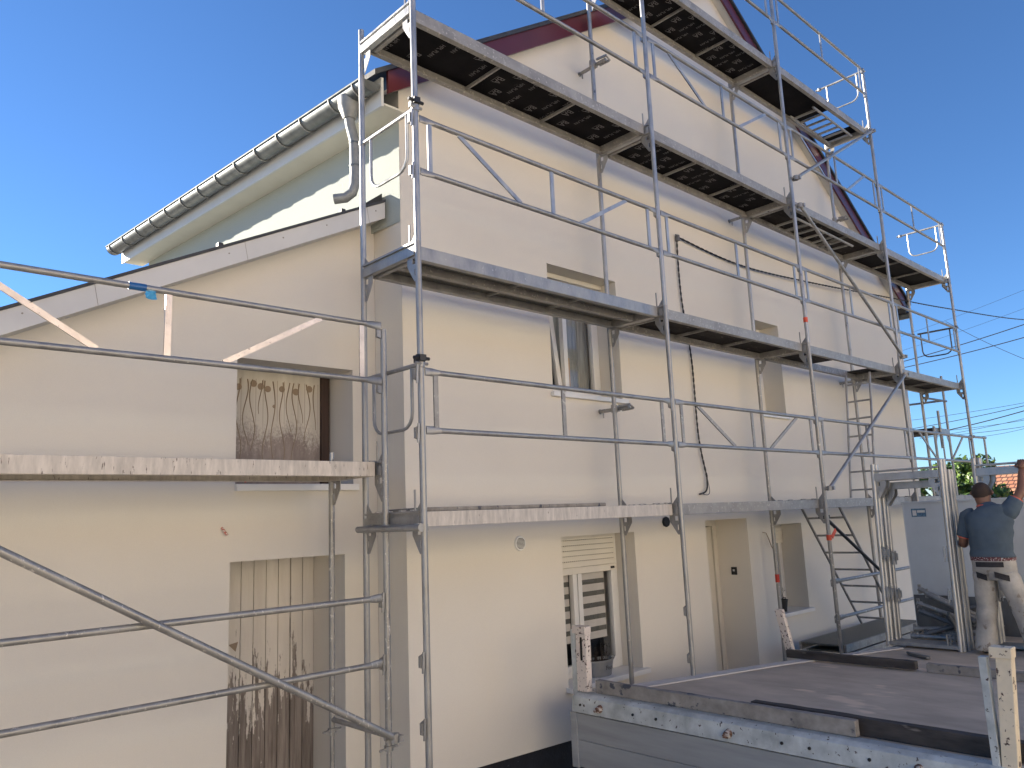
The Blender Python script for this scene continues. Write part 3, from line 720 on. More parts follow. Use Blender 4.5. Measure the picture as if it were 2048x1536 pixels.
def deck(par, xa, xb, yo, yi, L, kind='ply_black', edge='alu', prints=False, hatch=None):
    x0, x1 = xa+0.045, xb-0.045; y0, y1 = yo+0.065, yi-0.065
    t, h = L-0.004, 0.108
    d = MB()
    for ya, s in ((y0, 1), (y1, -1)):
        yb = ya + s*0.03; yc = ya + s*0.055
        d.box(x0, x1, min(ya, yb), max(ya, yb), t-h, t)
        d.box(x0, x1, min(yb, yc), max(yb, yc), t-h, t-h+0.008)
    d.box(x0, x0+0.035, y0+0.03, y1-0.03, t-h, t-0.02).box(x1-0.035, x1, y0+0.03, y1-0.03, t-h, t-0.02)
    for xx, s in ((x0, -1), (x1, 1)):
        for q in (y0+0.08, y0+0.22, y1-0.22, y1-0.08):
            d.prism([(0, -0.03), (s*0.05, -0.008), (s*0.05, 0.004), (0, 0.002)], lambda u, v, q=q, xx=xx: (xx+u, q-0.015, L+v+0.010), (0, 0.03, 0))
    do_ = d.build('deck', edge, par, smooth=0, bevel=0.003)
    ys0, ys1 = y0+0.031, y1-0.031
    if hatch:
        MB().box(x0+0.036, hatch[0], ys0, ys1, t-0.030, t-0.014).build('panel', kind, do_, smooth=0); MB().box(hatch[1], x1-0.036, ys0, ys1, t-0.030, t-0.014).build('panel', kind, do_, smooth=0)
    elif kind == 'perf':
        p_ = MB()
        ym = (ys0+ys1)/2
        p_.box(x0+0.036, x1-0.036, ys0, ym-0.03, t-0.035, t-0.02).box(x0+0.036, x1-0.036, ym+0.03, ys1, t-0.035, t-0.02)
        p_.build('panel', kind, do_, smooth=0)
        MB().box(x0+0.036, x1-0.036, ym-0.029, ym+0.029, t-h+0.01, t-0.02).build('middle_beam', 'alu', do_, smooth=0)
    else: MB().box(x0+0.036, x1-0.036, ys0, ys1, t-0.030, t-0.014).build('panel', kind, do_, smooth=0)
    if not hatch:
        for q in ((0.345, 0.675) if kind != 'perf' else (0.40, 0.66)):
            x = x0+(x1-x0)*q
            MB().box(x-0.010, x+0.010, ys0, ys1, t-0.068, t-0.040).build('crossbar', 'alu', do_, smooth=0)
    if prints:
        pm = MB(); rnd = random.Random(int(xa*10)+int(L*7))
        logo, word = text_mesh('BA', 0.115), text_mesh('HPL PLAN', 0.062)
        n = 9
        for r_ in range(3):
            for c_ in range(12):
                if rnd.random() < 0.14: continue
                cx = x0+0.12+(c_+0.5*(r_ % 2))*(x1-x0-0.3)/11.4; cyy = ys0+0.10+r_*0.175
                vs_, fs_ = (logo if (c_+r_) % 2 else word)
                pm.add([(cx+0.0+v.y*1.0-0.02, cyy+v.x*1.0*0.8, t-0.0312) for v in vs_], [f[::-1] for f in fs_])
                if (c_+r_) % 2: pm.add([(cx-0.035, cyy-0.055, t-0.0311), (cx-0.03, cyy-0.055, t-0.0311), (cx-0.03, cyy+0.055, t-0.0311), (cx-0.035, cyy+0.055, t-0.0311)], [(0, 1, 2, 3)])
        tag(pm.build('plywood_print', 'print', do_, smooth=0), kind='stuff')
    return do_
def brace(par, a, b, mat='steel', r=0.022):
    q = MB(); q.tube(a, b, r, 12)
    for c in (a, b): clamp(q, c)
    return q.build('diagonal_brace', mat, par)
def end_rail(par, x, yo, yi, z, mat='steel', drop=0.46, stub=0.0):
    q = MB(); q.tube((x, yo-0.0, z), (x, yi+stub, z), 0.017, 10)
    ya, yb = yo+0.11, yi-0.13; rr = 0.12
    pts = [(x, ya, z-0.01), (x, ya, z-drop+rr)] + [(x, ya+rr*(1-math.cos(t*math.pi/8)), z-drop+rr-rr*math.sin(t*math.pi/8)) for t in range(1, 5)]
    pts += [(x, yb-rr*(1-math.sin(t*math.pi/8)), z-drop+rr-rr*math.cos(t*math.pi/8)) for t in range(0, 5)] + [(x, yb, z-0.01)]
    q.path(pts, 0.0125, 8)
    q.path([(x, yo, z-0.025), (x, yo, z+0.025)], 0.034, 10).path([(x, yi, z-0.02), (x, yi, z+0.02)], 0.03, 10)
    q.path([(x-0.06, yo-0.02, z), (x+0.05, yo-0.02, z)], 0.012, 6)
    return q.build('end_rail', mat, par)
def wall_tie(par, x, yi, z, wall, back=0.16, mat='steel_worn'):
    q = MB(); xo = x+0.045
    q.tube((xo, yi-back, z), (xo, wall-0.02, z), 0.021, 12)
    q.path([(x, yi, z-0.04), (x, yi, z+0.04)], 0.036, 10).bar((x, yi, z), (xo+0.02, yi, z), 0.05, 0.055)
    q.bar((x-0.01, yi-0.07, z+0.02), (x+0.02, yi-0.20, z+0.025), 0.02, 0.022).bar((x+0.06, yi-0.06, z-0.02), (x+0.075, yi-0.19, z-0.015), 0.02, 0.022)
    q.path([(x+0.03, yi-0.19, z+0.02), (x+0.09, yi-0.19, z-0.01)], 0.011, 6)
    q.path([(xo, wall-0.05, z), (xo, wall-0.001, z)], 0.009, 6).path([(xo, wall-0.045, z), (xo, wall-0.045, z-0.075)], 0.009, 6)
    q.path([(xo-0.001, wall-0.012, z), (xo-0.001, wall-0.003, z)], 0.028, 10)
    return q.build('wall_tie', mat, par)

X = [0.0, 3.112, 6.204, 9.237, 12.16]; YO, YI = 0.0, 0.744
sc = thing('scaffold', 'tall galvanised scaffold with four bays standing against the house gable', 'scaffold', (6, 0.37, GZ))
for i, x in enumerate(X):
    for L in (0, 2, 4, 6):
        if L == 6 and i in (0, 4): continue
        low = L == 0
        frame(sc, x, YO, YI, L, 'steel' if L < 4 else 'steel_new', 'steel_worn' if ((low and i in (2, 4)) or (L == 2 and i == 2)) else 'steel' if low else ('steel' if L == 2 else 'steel_new'), bottom_bar=False)
    for y in (YO, YI): jack(sc, x, y, -2.0)
guard_post(sc, 0, YO, 4); guard_post(sc, X[4], YO, 4)
MB().tube((0, YI, 4.0), (0, YI, 4.13), 0.0242, 14).build('spigot', 'steel_new', sc)
for i in (1, 2, 3): guard_post(sc, X[i], YO, 6)
# decks
for i in range(4):
    deck(sc, X[i], X[i+1], YO, YI, 0, 'ply_old', 'alu_dirty' if i == 0 else 'alu')
    if i == 0: deck(sc, X[i], X[i+1], YO, YI, 2, 'perf', 'steel')
    elif i == 2: deck(sc, X[i], X[i+1], YO, YI, 2, 'ply_old', 'alu', hatch=(X[i]+1.35, X[i+1]-0.42))
    else: deck(sc, X[i], X[i+1], YO, YI, 2, 'ply_old', 'alu')
    deck(sc, X[i], X[i+1], YO, YI, 4, 'ply_black' if i != 2 else 'ply_old', 'alu', prints=i in (0, 1))
    if i == 1: deck(sc, X[i], X[i+1], YO, YI, 6, 'ply_black', 'alu', prints=True)
    if i == 2: deck(sc, X[i], X[i+1], YO, YI, 6, 'ply_black', 'alu', hatch=(X[i]+1.88, X[i+1]-0.33))
MB().box(0.10, 2.15, 0.13, 0.60, -0.003, 0.028).build('loose_panel', 'plank_grey', sc, smooth=0, bevel=0.006)
for z in (1.10, 3.13):
    q = MB().path([(0, YO, z-0.028), (0, YO, z+0.028)], 0.036, 12).bar((-0.01, YO-0.05, z), (0.01, YO+0.06, z), 0.05, 0.045).path([(-0.075, YO-0.02, z), (0.065, YO-0.02, z)], 0.013, 6); q.build('coupler', 'black_steel', sc)
# guardrails
for i, dg in enumerate((False, True, False, True)): guardrail(sc, X[i], X[i+1], YO, 0.575, 1.005, dg, 'steel', 'alu')
for i, dg in enumerate((True, False, False, False)): guardrail(sc, X[i], X[i+1], YO, 2.565, 3.0, dg, 'steel', 'steel_new')
for i, dg in enumerate((False, True, True, False)): guardrail(sc, X[i], X[i+1], YO, 4.56, 5.0, dg, 'steel', 'steel_new')
for i in (1, 2): guardrail(sc, X[i], X[i+1], YO, 6.56, 7.0, False, 'steel', 'steel_new')
guardrail(sc, X[2], X[3], YO, -1.43, -1.0, False, 'steel_worn', 'steel_worn', struts=())
# diagonal braces on the outer face
brace(sc, (X[2]+0.02, -0.065, 0.13), (X[3]-0.02, -0.065, 1.86), 'steel')
brace(sc, (X[3]-0.01, -0.065, 2.14), (X[2]+0.06, -0.065, 3.86), 'steel_worn')
brace(sc, (X[2]+0.03, -0.065, 4.24), (X[3]-0.12, -0.065, 5.86), 'steel')
brace(sc, (X[2]+0.06, 0.06, -0.22), (7.9, 0.06, -1.06), 'black_steel')
# end rails
end_rail(sc, 0, YO, YI, 1.06, 'steel'); end_rail(sc, 0, YO, YI, 3.08, 'steel_new')
end_rail(sc, X[4], YO, YI, 3.03, 'dark_steel', stub=-0.08); end_rail(sc, X[4], YO, YI, 5.0, 'steel_new', stub=0.06)
end_rail(sc, X[3], YO, YI, 7.0, 'steel_new', stub=0.06)
q = MB().tube((X[4], YO, 1.02), (X[4]+0.62, YO-0.05, 1.02), 0.021).tube((X[4]+0.55, YO-0.045, 1.02), (X[4]+0.55, YO-0.045, 0.55), 0.018)
clamp(q, (X[4], YO, 1.02)); q.build('end_rail', 'steel', sc)
# ties into the wall
for i, z in ((1, 1.03), (3, 1.885), (2, 3.965), (1, 5.05), (3, 4.62)): wall_tie(sc, X[i], YI, z, WY)
# orange tape round two standards
for z, r_ in ((2.30, 0.0285), (-0.47, 0.031)):
    tp = MB().path([(X[2], YO, z-0.035), (X[2], YO, z+0.03)], r_, 14)
    if z < 0: tp.bar((X[2]+0.02, YO-0.03, z+0.0), (X[2]+0.13, YO-0.035, z+0.09), 0.006, 0.05)
    tp.build('tape', 'orange', sc)
MB().path([(X[2], YI, -1.03), (X[2], YI, -0.93)], 0.0275, 12).build('tape', 'red_mark', sc)

# ---- annex scaffold, nearer the camera on the left
LA, LB, LYO, LYI, LZ = -3.16, -0.05, 0.40, 1.17, 0.385
ls = thing('scaffold', 'low one-lift scaffold with paint-stained deck in front of the annex', 'scaffold', (-1.6, 0.8, GZ))
for x in (LA, LB):
    frame(ls, x, LYO, LYI, LZ, 'steel_worn', 'steel_worn', bottom_bar=True)
    guard_post(ls, x, LYO, LZ, 1.01, 'steel')
    MB().tube((x, LYI, LZ), (x, LYI, LZ+0.13), 0.019, 12).build('spigot', 'steel_new', ls)
    for y in (LYO, LYI): jack(ls, x, y, LZ-2.0)
deck(ls, LA, LB, LYO, LYI, LZ, 'ply_old', 'alu_dirty')
lg = guardrail(ls, LA, LB, LYO, LZ+0.60, LZ+1.03, True, 'steel', 'alu_pale')
guardrail(ls, LA, LB, LYO, LZ-1.44, LZ-0.99, False, 'steel_worn', 'steel_worn', struts=())
brace(ls, (LB+0.01, LYO-0.06, -1.56), (LA+0.03, LYO-0.06, 0.24), 'steel_worn', 0.025)
q = MB().path([(-1.90, LYO-0.012, LZ+1.03), (-1.80, LYO-0.012, LZ+1.03)], 0.0232, 14); q.build('blue_tape', 'blue_tape', lg)
q = MB()
rnd = random.Random(5)
o = len(q.v)
for i in range(6):
    for j in range(6): q.v.append(V((-1.81+i*0.013+0.006*rnd.random(), LYO-0.03-0.006*rnd.random()+0.01*math.sin(i*1.3+j), LZ+1.012-j*0.010-0.006*rnd.random())))
for i in range(5):
    for j in range(5): q.f.append([o+i*6+j, o+i*6+j+1, o+(i+1)*6+j+1, o+(i+1)*6+j])
q.build('rag', 'cyan_rag', lg, smooth=80)
# coupling tube that ties the two scaffolds together
q = MB().tube((-0.10, 0.70, -0.115), (-0.10, -0.10, -0.115), 0.0242, 14)
for y in (0.62, 0.40, 0.0): clamp(q, (-0.05, y, -0.115), 'x')
q.build('coupling_tube', 'steel', ls)

# ---- return scaffold round the far corner of the house
rs = thing('scaffold', 'smaller scaffold seen round the far corner of the house', 'scaffold', (13, 1.5, GZ))
def xframe(x0, x1, y, L, h=2.0):
    f = MB().box(x0, x1, y-0.025, y+0.025, L-0.107, L-0.01)
    for xx, s in ((x0, 1), (x1, -1)):
        f.prism(GUS, lambda u, v: (xx+s*u, y-0.003, L+v), (0, 0.006, 0), GH)
    fo = f.build('frame', 'steel', rs)
    for xx in (x0, x1): MB().tube((xx, y, L-h), (xx, y, L+0.02), 0.0242, 12).build('standard', 'steel', fo)
for y in (0.75, 3.8):
    xframe(12.62, 13.40, y, 1.30, 3.9)
    MB().tube((13.40, y, 1.32), (13.40, y, 2.36), 0.0242, 12).build('guard_post', 'steel', rs)
MB().box(12.68, 13.34, 0.79, 3.76, 1.20, 1.295).build('deck', 'ply_old', rs, smooth=0)
for z in (1.87, 2.30): MB().tube((13.41, 0.75, z), (13.41, 3.8, z), 0.021).build('guardrail', 'steel', rs)
MB().tube((12.2, 0.72, 1.83), (13.42, 0.72, 1.85), 0.02).build('end_rail', 'dark_steel', rs)
MB().tube((12.8, 0.70, 0.9), (12.8, 0.70, 1.62), 0.0242).build('spigot', 'steel', rs)

# ================================================================ LADDERS AND LOOSE DECKS
def ladder(a, b, wvec, rungs, mat, label, group=None):
    a, b, wv = V(a), V(b), V(wvec)
    t = thing('ladder', label, 'ladder', b, group)
    for s in (0, 1): MB().tube(a+wv*s, b+wv*s, 0.017, 10).build('rail', mat, t)
    for k in range(rungs):
        p_ = a.lerp(b, (k+0.6)/rungs); MB().bar(p_, p_+wv, 0.03, 0.026).build('rung', mat, t)
    return t
ladder((8.57, 0.57, 1.88), (8.26, 0.57, 0.02), (0, -0.36, 0), 7, 'steel', 'upright ladder standing on the lowest deck below the open hatch', 'scaffold ladders')
ladder((6.84, 0.64, -0.10), (8.30, 0.64, -1.78), (0, -0.52, 0), 7, 'steel_worn', 'slanting dark ladder from the low boards up to the lowest deck', 'scaffold ladders')
ladder((X[2]+1.40, 0.55, 5.86), (X[3]-0.30, 0.55, 5.82), (0, -0.36, 0), 7, 'steel', 'folded ladder hung under the topmost hatch against blue sky', 'scaffold ladders')
ladder((X[2]+0.35, 0.55, 3.86), (X[2]+2.25, 0.55, 3.84), (0, -0.36, 0), 7, 'steel_worn', 'folded ladder hung under the third deck level', 'scaffold ladders')
for k, (z, dx) in enumerate(((-1.80, 0.0), (-1.91, 0.18))):
    t = thing('scaffold_board', ('upper' if k == 0 else 'lower') + ' of two spare scaffold decks laid at the foot of the slanting ladder', 'scaffold deck', (7.8, 0.4, z), 'spare decks at the ladder foot')
    MB().box(6.5+dx, 9.1+dx, 0.10, 0.66, z-0.02, z).build('board', 'perf', t, smooth=0)
    MB().box(6.5+dx, 9.1+dx, 0.07, 0.10, z-0.09, z+0.002).box(6.5+dx, 9.1+dx, 0.66, 0.69, z-0.09, z+0.002).build('edge_beam', 'alu', t, smooth=0, bevel=0.003)
    if k: MB().tube((7.0, 0.2, GZ), (7.0, 0.2, z-0.09), 0.024).tube((8.9, 0.2, GZ), (8.9, 0.2, z-0.09), 0.024).tube((7.0, 0.6, GZ), (7.0, 0.6, z-0.09), 0.024).tube((8.9, 0.6, GZ), (8.9, 0.6, z-0.09), 0.024).build('support', 'dark_steel', t)

# ================================================================ PLANTERS
def planter(x, y, z, sx_, label, mat, twigs):
    t = thing('planter', label, 'planter', (x, y, z))
    pr = [(0.085, 0.0), (0.105, 0.15), (0.112, 0.155), (0.112, 0.165), (0.10, 0.165), (0.097, 0.13)]
    MB().lathe((x, y, z+0.001), pr, 28, sx=sx_).build('pot', mat, t)
    MB().lathe((x, y, z+0.135), [(0.098, 0), (0.09, 0.008)], 24, sx=sx_).build('soil', 'soil', t)
    for s in (-1, 1):
        MB().path([(x+s*0.112*sx_, y-0.03, z+0.15), (x+s*(0.112*sx_+0.03), y-0.02, z+0.175), (x+s*(0.112*sx_+0.03), y+0.02, z+0.175), (x+s*0.112*sx_, y+0.03, z+0.15)], 0.005, 6).build('handle', mat, t)
    r_ = random.Random(2); tw = MB()
    for k in range(twigs):
        a = r_.random()*6.28; q = r_.random()*0.07; h = 0.06+0.16*r_.random()
        p0 = V((x+q*sx_*math.cos(a), y+q*math.sin(a), z+0.14)); tw.path([p0, p0+V((0.01*math.cos(a), 0.01, h*0.5)), p0+V((0.035*math.cos(a), 0.02*math.sin(a), h))], [0.003, 0.002, 0.001], 5)
        for j in range(3):
            c = p0+V((0.03*r_.uniform(-1, 1), 0.02*r_.uniform(-1, 1), h*r_.random())); tw.path([c, c+V((0.015*r_.uniform(-1, 1), 0.015*r_.uniform(-1, 1), 0.02))], [0.004, 0.0005], 4)
    tw.build('twigs', 'soil', t)
    return t
pt = planter(3.05, 1.10, -1.72, 1.7, 'grey metal planter of dry twigs on the window sill', 'grey_pot', 22)
vs_, fs_ = text_mesh('Fleurs', 0.06)
lb = MB()
for v in vs_:
    xx = 3.09+v.x*0.9; q = max(0.0, 1-((xx-3.05)/(0.097*1.7))**2); lb.v.append(V((xx, 1.10-0.0985*math.sqrt(q)-0.004, -1.65+v.y)))
lb.f = [list(f) for f in fs_]; lb.build('pot_lettering', 'soil', pt, smooth=0)
planter(6.86, 1.10, -1.49, 0.9, 'small black bucket planter on the sill by the ladder', 'black', 6)

# ================================================================ CABLES
def twisted(pts, label, name='cable', r=0.007, pitch=0.16, parent=None):
    pts = [V(p) for p in pts]; fine = []
    for i in range(len(pts)-1):
        a, b = pts[i], pts[i+1]; n_ = max(2, int((b-a).length/0.03))
        fine += [a.lerp(b, k/n_) for k in range(n_)]
    fine.append(pts[-1]); mb = MB()
    for ph in (0, math.pi):
        q = []; s_ = 0
        for i, p_ in enumerate(fine):
            if i: s_ += (p_-fine[i-1]).length
            d_ = (fine[min(i+1, len(fine)-1)]-fine[max(i-1, 0)]).normalized(); e = V((0, 1, 0)) if abs(d_.y) < 0.8 else V((0, 0, 1))
            a = d_.cross(e).normalized(); b = d_.cross(a); t = ph+s_/pitch*2*math.pi
            q.append(p_+a*(r*0.9*math.cos(t))+b*(r*0.9*math.sin(t)))
        mb.path(q, r, 6)
    return mb
def catenary(a, b, sag, n=24):
    a, b = V(a), V(b); return [a.lerp(b, k/n)-V((0, 0, sag*4*(k/n)*(1-k/n))) for k in range(n+1)]
def smooth_pts(P, n=8):
    P = [V(p) for p in P]; out = []
    for i in range(len(P)-1):
        p0, p1, p2, p3 = P[max(i-1, 0)], P[i], P[i+1], P[min(i+2, len(P)-1)]
        for k in range(n):
            t = k/n; out.append(0.5*((2*p1)+(p2-p0)*t+(2*p0-5*p1+4*p2-p3)*t*t+(3*p1-p0-3*p2+p3)*t**3))
    out.append(P[-1]); return out
cb = thing('dangling_cable', 'black twisted cable hanging down the wall to a frayed end', 'cable', (4.9, 0.95, 0.1))
twisted(smooth_pts([(4.87, 0.955, 3.40), (4.855, 0.96, 3.2), (4.865, 0.96, 2.57), (4.97, 0.955, 1.8), (4.985, 0.955, 0.85), (5.09, 0.95, 0.33)]), '').build('cable', 'black', cb)
MB().path(smooth_pts([(5.09, 0.95, 0.33), (5.07, 0.945, 0.2), (5.0, 0.94, 0.14), (4.91, 0.96, 0.12)]), 0.010, 8).build('cable_end', 'black', cb)
MB().path(smooth_pts([(5.10, 0.95, 0.30), (5.11, 0.94, 0.16), (5.06, 0.94, 0.11), (4.93, 0.94, 0.125)]), 0.005, 6).build('bare_wire', 'dark_steel', cb)
MB().path([(4.87, WY, 3.42), (4.87, 0.93, 3.43), (4.80, 0.93, 3.42)], 0.008, 6).path([(4.87, 0.95, 3.43), (4.87, 0.95, 3.36)], 0.03, 8).build('wall_hook', 'dark_steel', cb)
SVC = [(4.86, 0.95, 3.41), (6.376, 0.95, 3.33), (8.41, 0.90, 3.43), (11.6, 0.78, 3.66), (14.0, 0.60, 3.80), (19.0, 0.45, 4.27), (26, 0.2, 5.2)]
svc = twisted(smooth_pts(SVC, 14), '', r=0.0075, pitch=0.22).build('service_cable', 'black')
tag(svc, 'black twisted service cable running from the wall hook away to the street', 'cable')

def wire(u0, v0, u1, v1, xw, r, label):
    """a street wire through two sight lines, at the distance of the street poles"""
    def pt_(u, v):
        d_ = F + RR*((u-1024)/1564.6) - UU*((v-768)/1564.6); c = m.translation; return c + d_*((xw-c.x)/d_.x)
    a, b = pt_(u0, v0), pt_(u1, v1); e = (b-a)
    a2, b2 = a-e*0.35, b+e*0.6
    o = MB().path(catenary(a2, b2, 0.12, 16), r, 6).build('power_line', 'black')
    return tag(o, label, 'power line', 'power lines over the street')
WL = [(1815, 717, 2048, 643, 28, 0.016, 'thick upper power line passing just below the twisted service cable'),
      (1815, 730, 2048, 669, 28, 0.016, 'thick power line running directly under the first thick one'),
      (1830, 660, 2048, 575, 34, 0.006, 'thinnest power line high in the sky beside the scaffold'),
      (1830, 690, 2048, 612, 34, 0.006, 'thin power line between the highest wire and the service cable'),
      (1930, 660, 2048, 712, 26, 0.009, 'thin wire sloping down to the right across the two thick ones'),
      (1830, 836, 2048, 800, 30, 0.008, 'highest thin wire of the lower bunch'),
      (1830, 853, 2048, 806, 30, 0.013, 'second wire of the lower bunch, medium thick'),
      (1880, 860, 2048, 816, 30, 0.019, 'thickest wire of the lower bunch'),
      (1890, 858, 2048, 835, 32, 0.009, 'wire just below the thickest of the lower bunch'),
      (1890, 866, 2048, 832, 32, 0.009, 'wire crossing just under the thickest lower one at a steeper slope'),
      (1890, 868, 2048, 848, 32, 0.010, 'flattest wire low in the lower bunch'),
      (1960, 870, 2048, 852, 32, 0.008, 'lowest wire above the tree tops')]
for a in WL: wire(*a)

# ================================================================ TRUCK
BZ = -1.62
tk = thing('flatbed_truck', 'old flatbed truck with worn plywood floor and pale blue tail rail', 'truck', (4, -1.4, GZ))
fl = [(2.0, 0.40), (2.2, 0.16), (4.1, -0.42), (5.55, -0.98), (6.95, -0.70), (6.95, -3.0), (2.0, -3.3)]
MB().prism([(x, y) for x, y in fl], lambda u, v: (u, v, BZ), (0, 0, -0.05)).build('bed_floor', 'bed_ply', tk, smooth=0)
ed = MB(); L_ = [(2.2, 0.26), (2.32, 0.10), (4.1, -0.42), (5.55, -0.98), (5.55, -0.92), (4.12, -0.32), (2.34, 0.24)]
ed.prism([(2.05, 0.42), (2.20, 0.14), (4.1, -0.43), (5.55, -0.99), (5.58, -0.91), (4.14, -0.32), (2.30, 0.28)], lambda u, v: (u, v, BZ+0.003), (0, 0, 0.012)).build('bed_edge', 'bed_edge', tk, smooth=0)
MB().prism([(2.03, 0.40), (5.55, -0.92), (5.55, -0.98), (2.03, 0.34)], lambda u, v: (u, v, BZ-0.052), (0, 0, -0.30)).build('side_board', 'tailgate', tk, smooth=0)
rl = MB().prism([(1.86, BZ-0.13), (1.88, BZ-0.005), (1.93, BZ+0.015), (2.03, BZ+0.015), (2.03, BZ-0.05), (1.99, BZ-0.13)], lambda u, v: (u, 0.42, v), (0, -3.9, 0))
rlo = rl.build('tail_rail', 'rail_blue', tk, smooth=0, bevel=0.006)
for y in (0.10, -1.13, -2.45):
    q = MB().path([(1.83, y, BZ-0.075), (1.88, y, BZ-0.07)], [0.024, 0.035], 10).path([(1.80, y, BZ-0.075), (1.84, y, BZ-0.075)], 0.014, 6); q.build('rusty_bolt', 'rust', rlo)
hs = MB()
for y in (-0.25, -0.48, -1.55, -1.75, -2.15, -2.7, -2.85, 0.32): hs.path([(1.8615, y, BZ-0.066), (1.876, y, BZ-0.066)], 0.011, 8)
hs.build('bolt_holes', 'black', rlo)
tg = MB()
for k, (za, zb) in enumerate(((-0.36, -0.142), (-0.58, -0.362))): tg.box(1.885, 1.915, -3.4, 0.44, BZ+za, BZ+zb)
tg.box(1.875, 1.92, 0.38, 0.455, BZ-0.59, BZ-0.136)
tgo = tg.build('tailgate', 'tailgate', tk, smooth=0, bevel=0.006)
def post(x, y, z0, z1, wd, dp, lean, mat, slot=False, cap=True):
    q = MB(); lx, ly = lean
    T = lambda p_: (p_[0]+lx*(p_[2]-z0)/(z1-z0), p_[1]+ly*(p_[2]-z0)/(z1-z0), p_[2])
    if slot:
        out = [(-wd/2, z0), (wd/2, z0), (wd/2, z1), (-wd/2, z1)]
        sl2 = [(-0.013+0.0, z0+0.26), (0.013, z0+0.26), (0.017, z0+0.28), (0.017, z0+0.44), (0.013, z0+0.46), (-0.013, z0+0.46), (-0.017, z0+0.44), (-0.017, z0+0.28)]
        q.prism(out, lambda u, v: (x, y+u, v), (0.012, 0, 0), [sl2])
        MB().box(x+0.016, x+0.020, y-0.03, y+0.03, z0+0.22, z0+0.5).build('slot_shade', 'black', tk, smooth=0)  # black sheet painted as the shade inside the open slot
        q.box(x+0.012, x+dp, y-wd/2, y-wd/2+0.012, z0, z1).box(x+0.012, x+dp, y+wd/2-0.012, y+wd/2, z0, z1)
    else: q.box(x, x+dp, y-wd/2, y+wd/2, z0, z1)
    if cap: q.box(x-0.012, x+dp+0.006, y-wd/2-0.004, y+wd/2+0.03, z1-0.055, z1+0.008)
    q.v = [V(T(v)) for v in q.v]
    return q.build('corner_post', mat, tk, smooth=0, bevel=0.005)
post(1.96, 0.37, BZ+0.02, -1.055, 0.118, 0.07, (0.0, -0.01), 'post_white', True)
MB().box(1.97, 2.04, 0.435, 0.49, BZ-0.1, -1.08).build('post_channel', 'rail_blue', tk, smooth=0, bevel=0.004)
q = post(4.72, -0.13, BZ, -1.17, 0.085, 0.06, (-0.02, 0.08), 'post_white', cap=False)
post(1.93, -2.93, BZ+0.0, -0.945, 0.085, 0.07, (0.0, -0.05), 'post_cream')
MB().box(1.93, 1.985, -2.885, -2.84, BZ, -1.0).build('post_channel', 'rail_blue', tk, smooth=0, bevel=0.004)
hb = MB().box(6.95, 7.0, -3.4, -0.64, BZ+0.42, -0.10).box(6.93, 7.01, -3.4, -0.63, -0.10, -0.075).box(6.945, 7.0, -0.64, -0.63, BZ, -0.1)
hbo = hb.build('headboard', 'headboard', tk, smooth=0, bevel=0.004)
MB().box(6.94, 7.0, -3.4, -0.64, BZ-0.04, BZ+0.42).build('headboard_base', 'dark_steel', hbo, smooth=0)
st = MB().box(6.946, 6.949, -0.90, -0.73, -0.265, -0.165).build('sticker', 'sticker', hbo, smooth=0)
MB().box(6.9445, 6.9455, -0.89, -0.80, -0.215, -0.185).box(6.9445, 6.9455, -0.79, -0.745, -0.25, -0.185).build('sticker_lettering', 'white_pvc', st, smooth=0)
MB().box(2.3, 6.9, -1.0, -0.85, BZ-0.25, BZ-0.06).box(2.3, 6.9, -2.55, -2.4, BZ-0.25, BZ-0.06).build('chassis', 'dark_steel', tk, smooth=0)
for x, y in ((3.0, -0.75), (3.0, -2.85), (6.4, -1.15), (6.4, -2.85)):
    wl = MB().path([(x, y-0.11, GZ+0.37), (x, y-0.09, GZ+0.37), (x, y+0.09, GZ+0.37), (x, y+0.11, GZ+0.37)], [0.33, 0.37, 0.37, 0.33], 28).build('wheel', 'black', tk)
    MB().path([(x, y-0.115, GZ+0.37), (x, y+0.115, GZ+0.37)], 0.2, 20).build('rim', 'zinc', wl)
# loose timbers on the bed
def timber(x, y0, y1, w_, h, mat, label, z=BZ, dx=0, end=None):
    q = MB().bar((x, y0, z+h/2), (x+dx, y1, z+h/2), w_, h)
    n_ = 14; q = MB()
    r_ = random.Random(int(abs(y0*97)))
    o = 0
    for k in range(n_+1):
        t = k/n_; c = V((x+dx*t, y0+(y1-y0)*t, z))
        for sx_, zz in ((-1, 0), (1, 0), (1, h), (-1, h)): q.v.append(c+V((sx_*w_/2+0.002*r_.uniform(-1, 1), 0, zz+(0.0025*r_.uniform(-1, 1) if zz else 0))))
    for k in range(n_):
        for j in range(4): q.f.append([4*k+j, 4*k+(j+1) % 4, 4*k+4+(j+1) % 4, 4*k+4+j])
    q.f += [[0, 1, 2, 3], [4*n_+3, 4*n_+2, 4*n_+1, 4*n_]]
    ob = q.build('timber', mat, smooth=0, bevel=0.004)
    return tag(ob, label, 'timber', 'timbers lying across the truck bed')
timber(2.03, 0.25, -2.02, 0.06, 0.105, 'plank_grey', 'pale weathered plank with dark drips lying along the tail rail', BZ+0.018)
timber(2.16, -1.18, -3.15, 0.075, 0.115, 'plank_dark', 'dark split timber overlapping behind the pale tail plank', BZ+0.002, -0.02)
timber(4.42, -0.27, -1.52, 0.07, 0.075, 'plank_dark', 'dark timber across the middle of the bed, ending at the corner post', BZ+0.016, 0.04)
timber(4.50, -1.60, -2.75, 0.07, 0.075, 'plank_grey', 'paler timber continuing the middle cross timber to the right', BZ+0.002, 0.02)
tag(MB().prism([(5.20, -1.16), (5.28, -1.12), (5.10, -1.42), (5.05, -1.40)], lambda u, v: (u, v, BZ+0.003), (0, 0, 0.03)).build('wedge', 'dark_steel', bevel=0.01), 'small dark wedge dropped on the floor before the stacked frames', 'wedge')

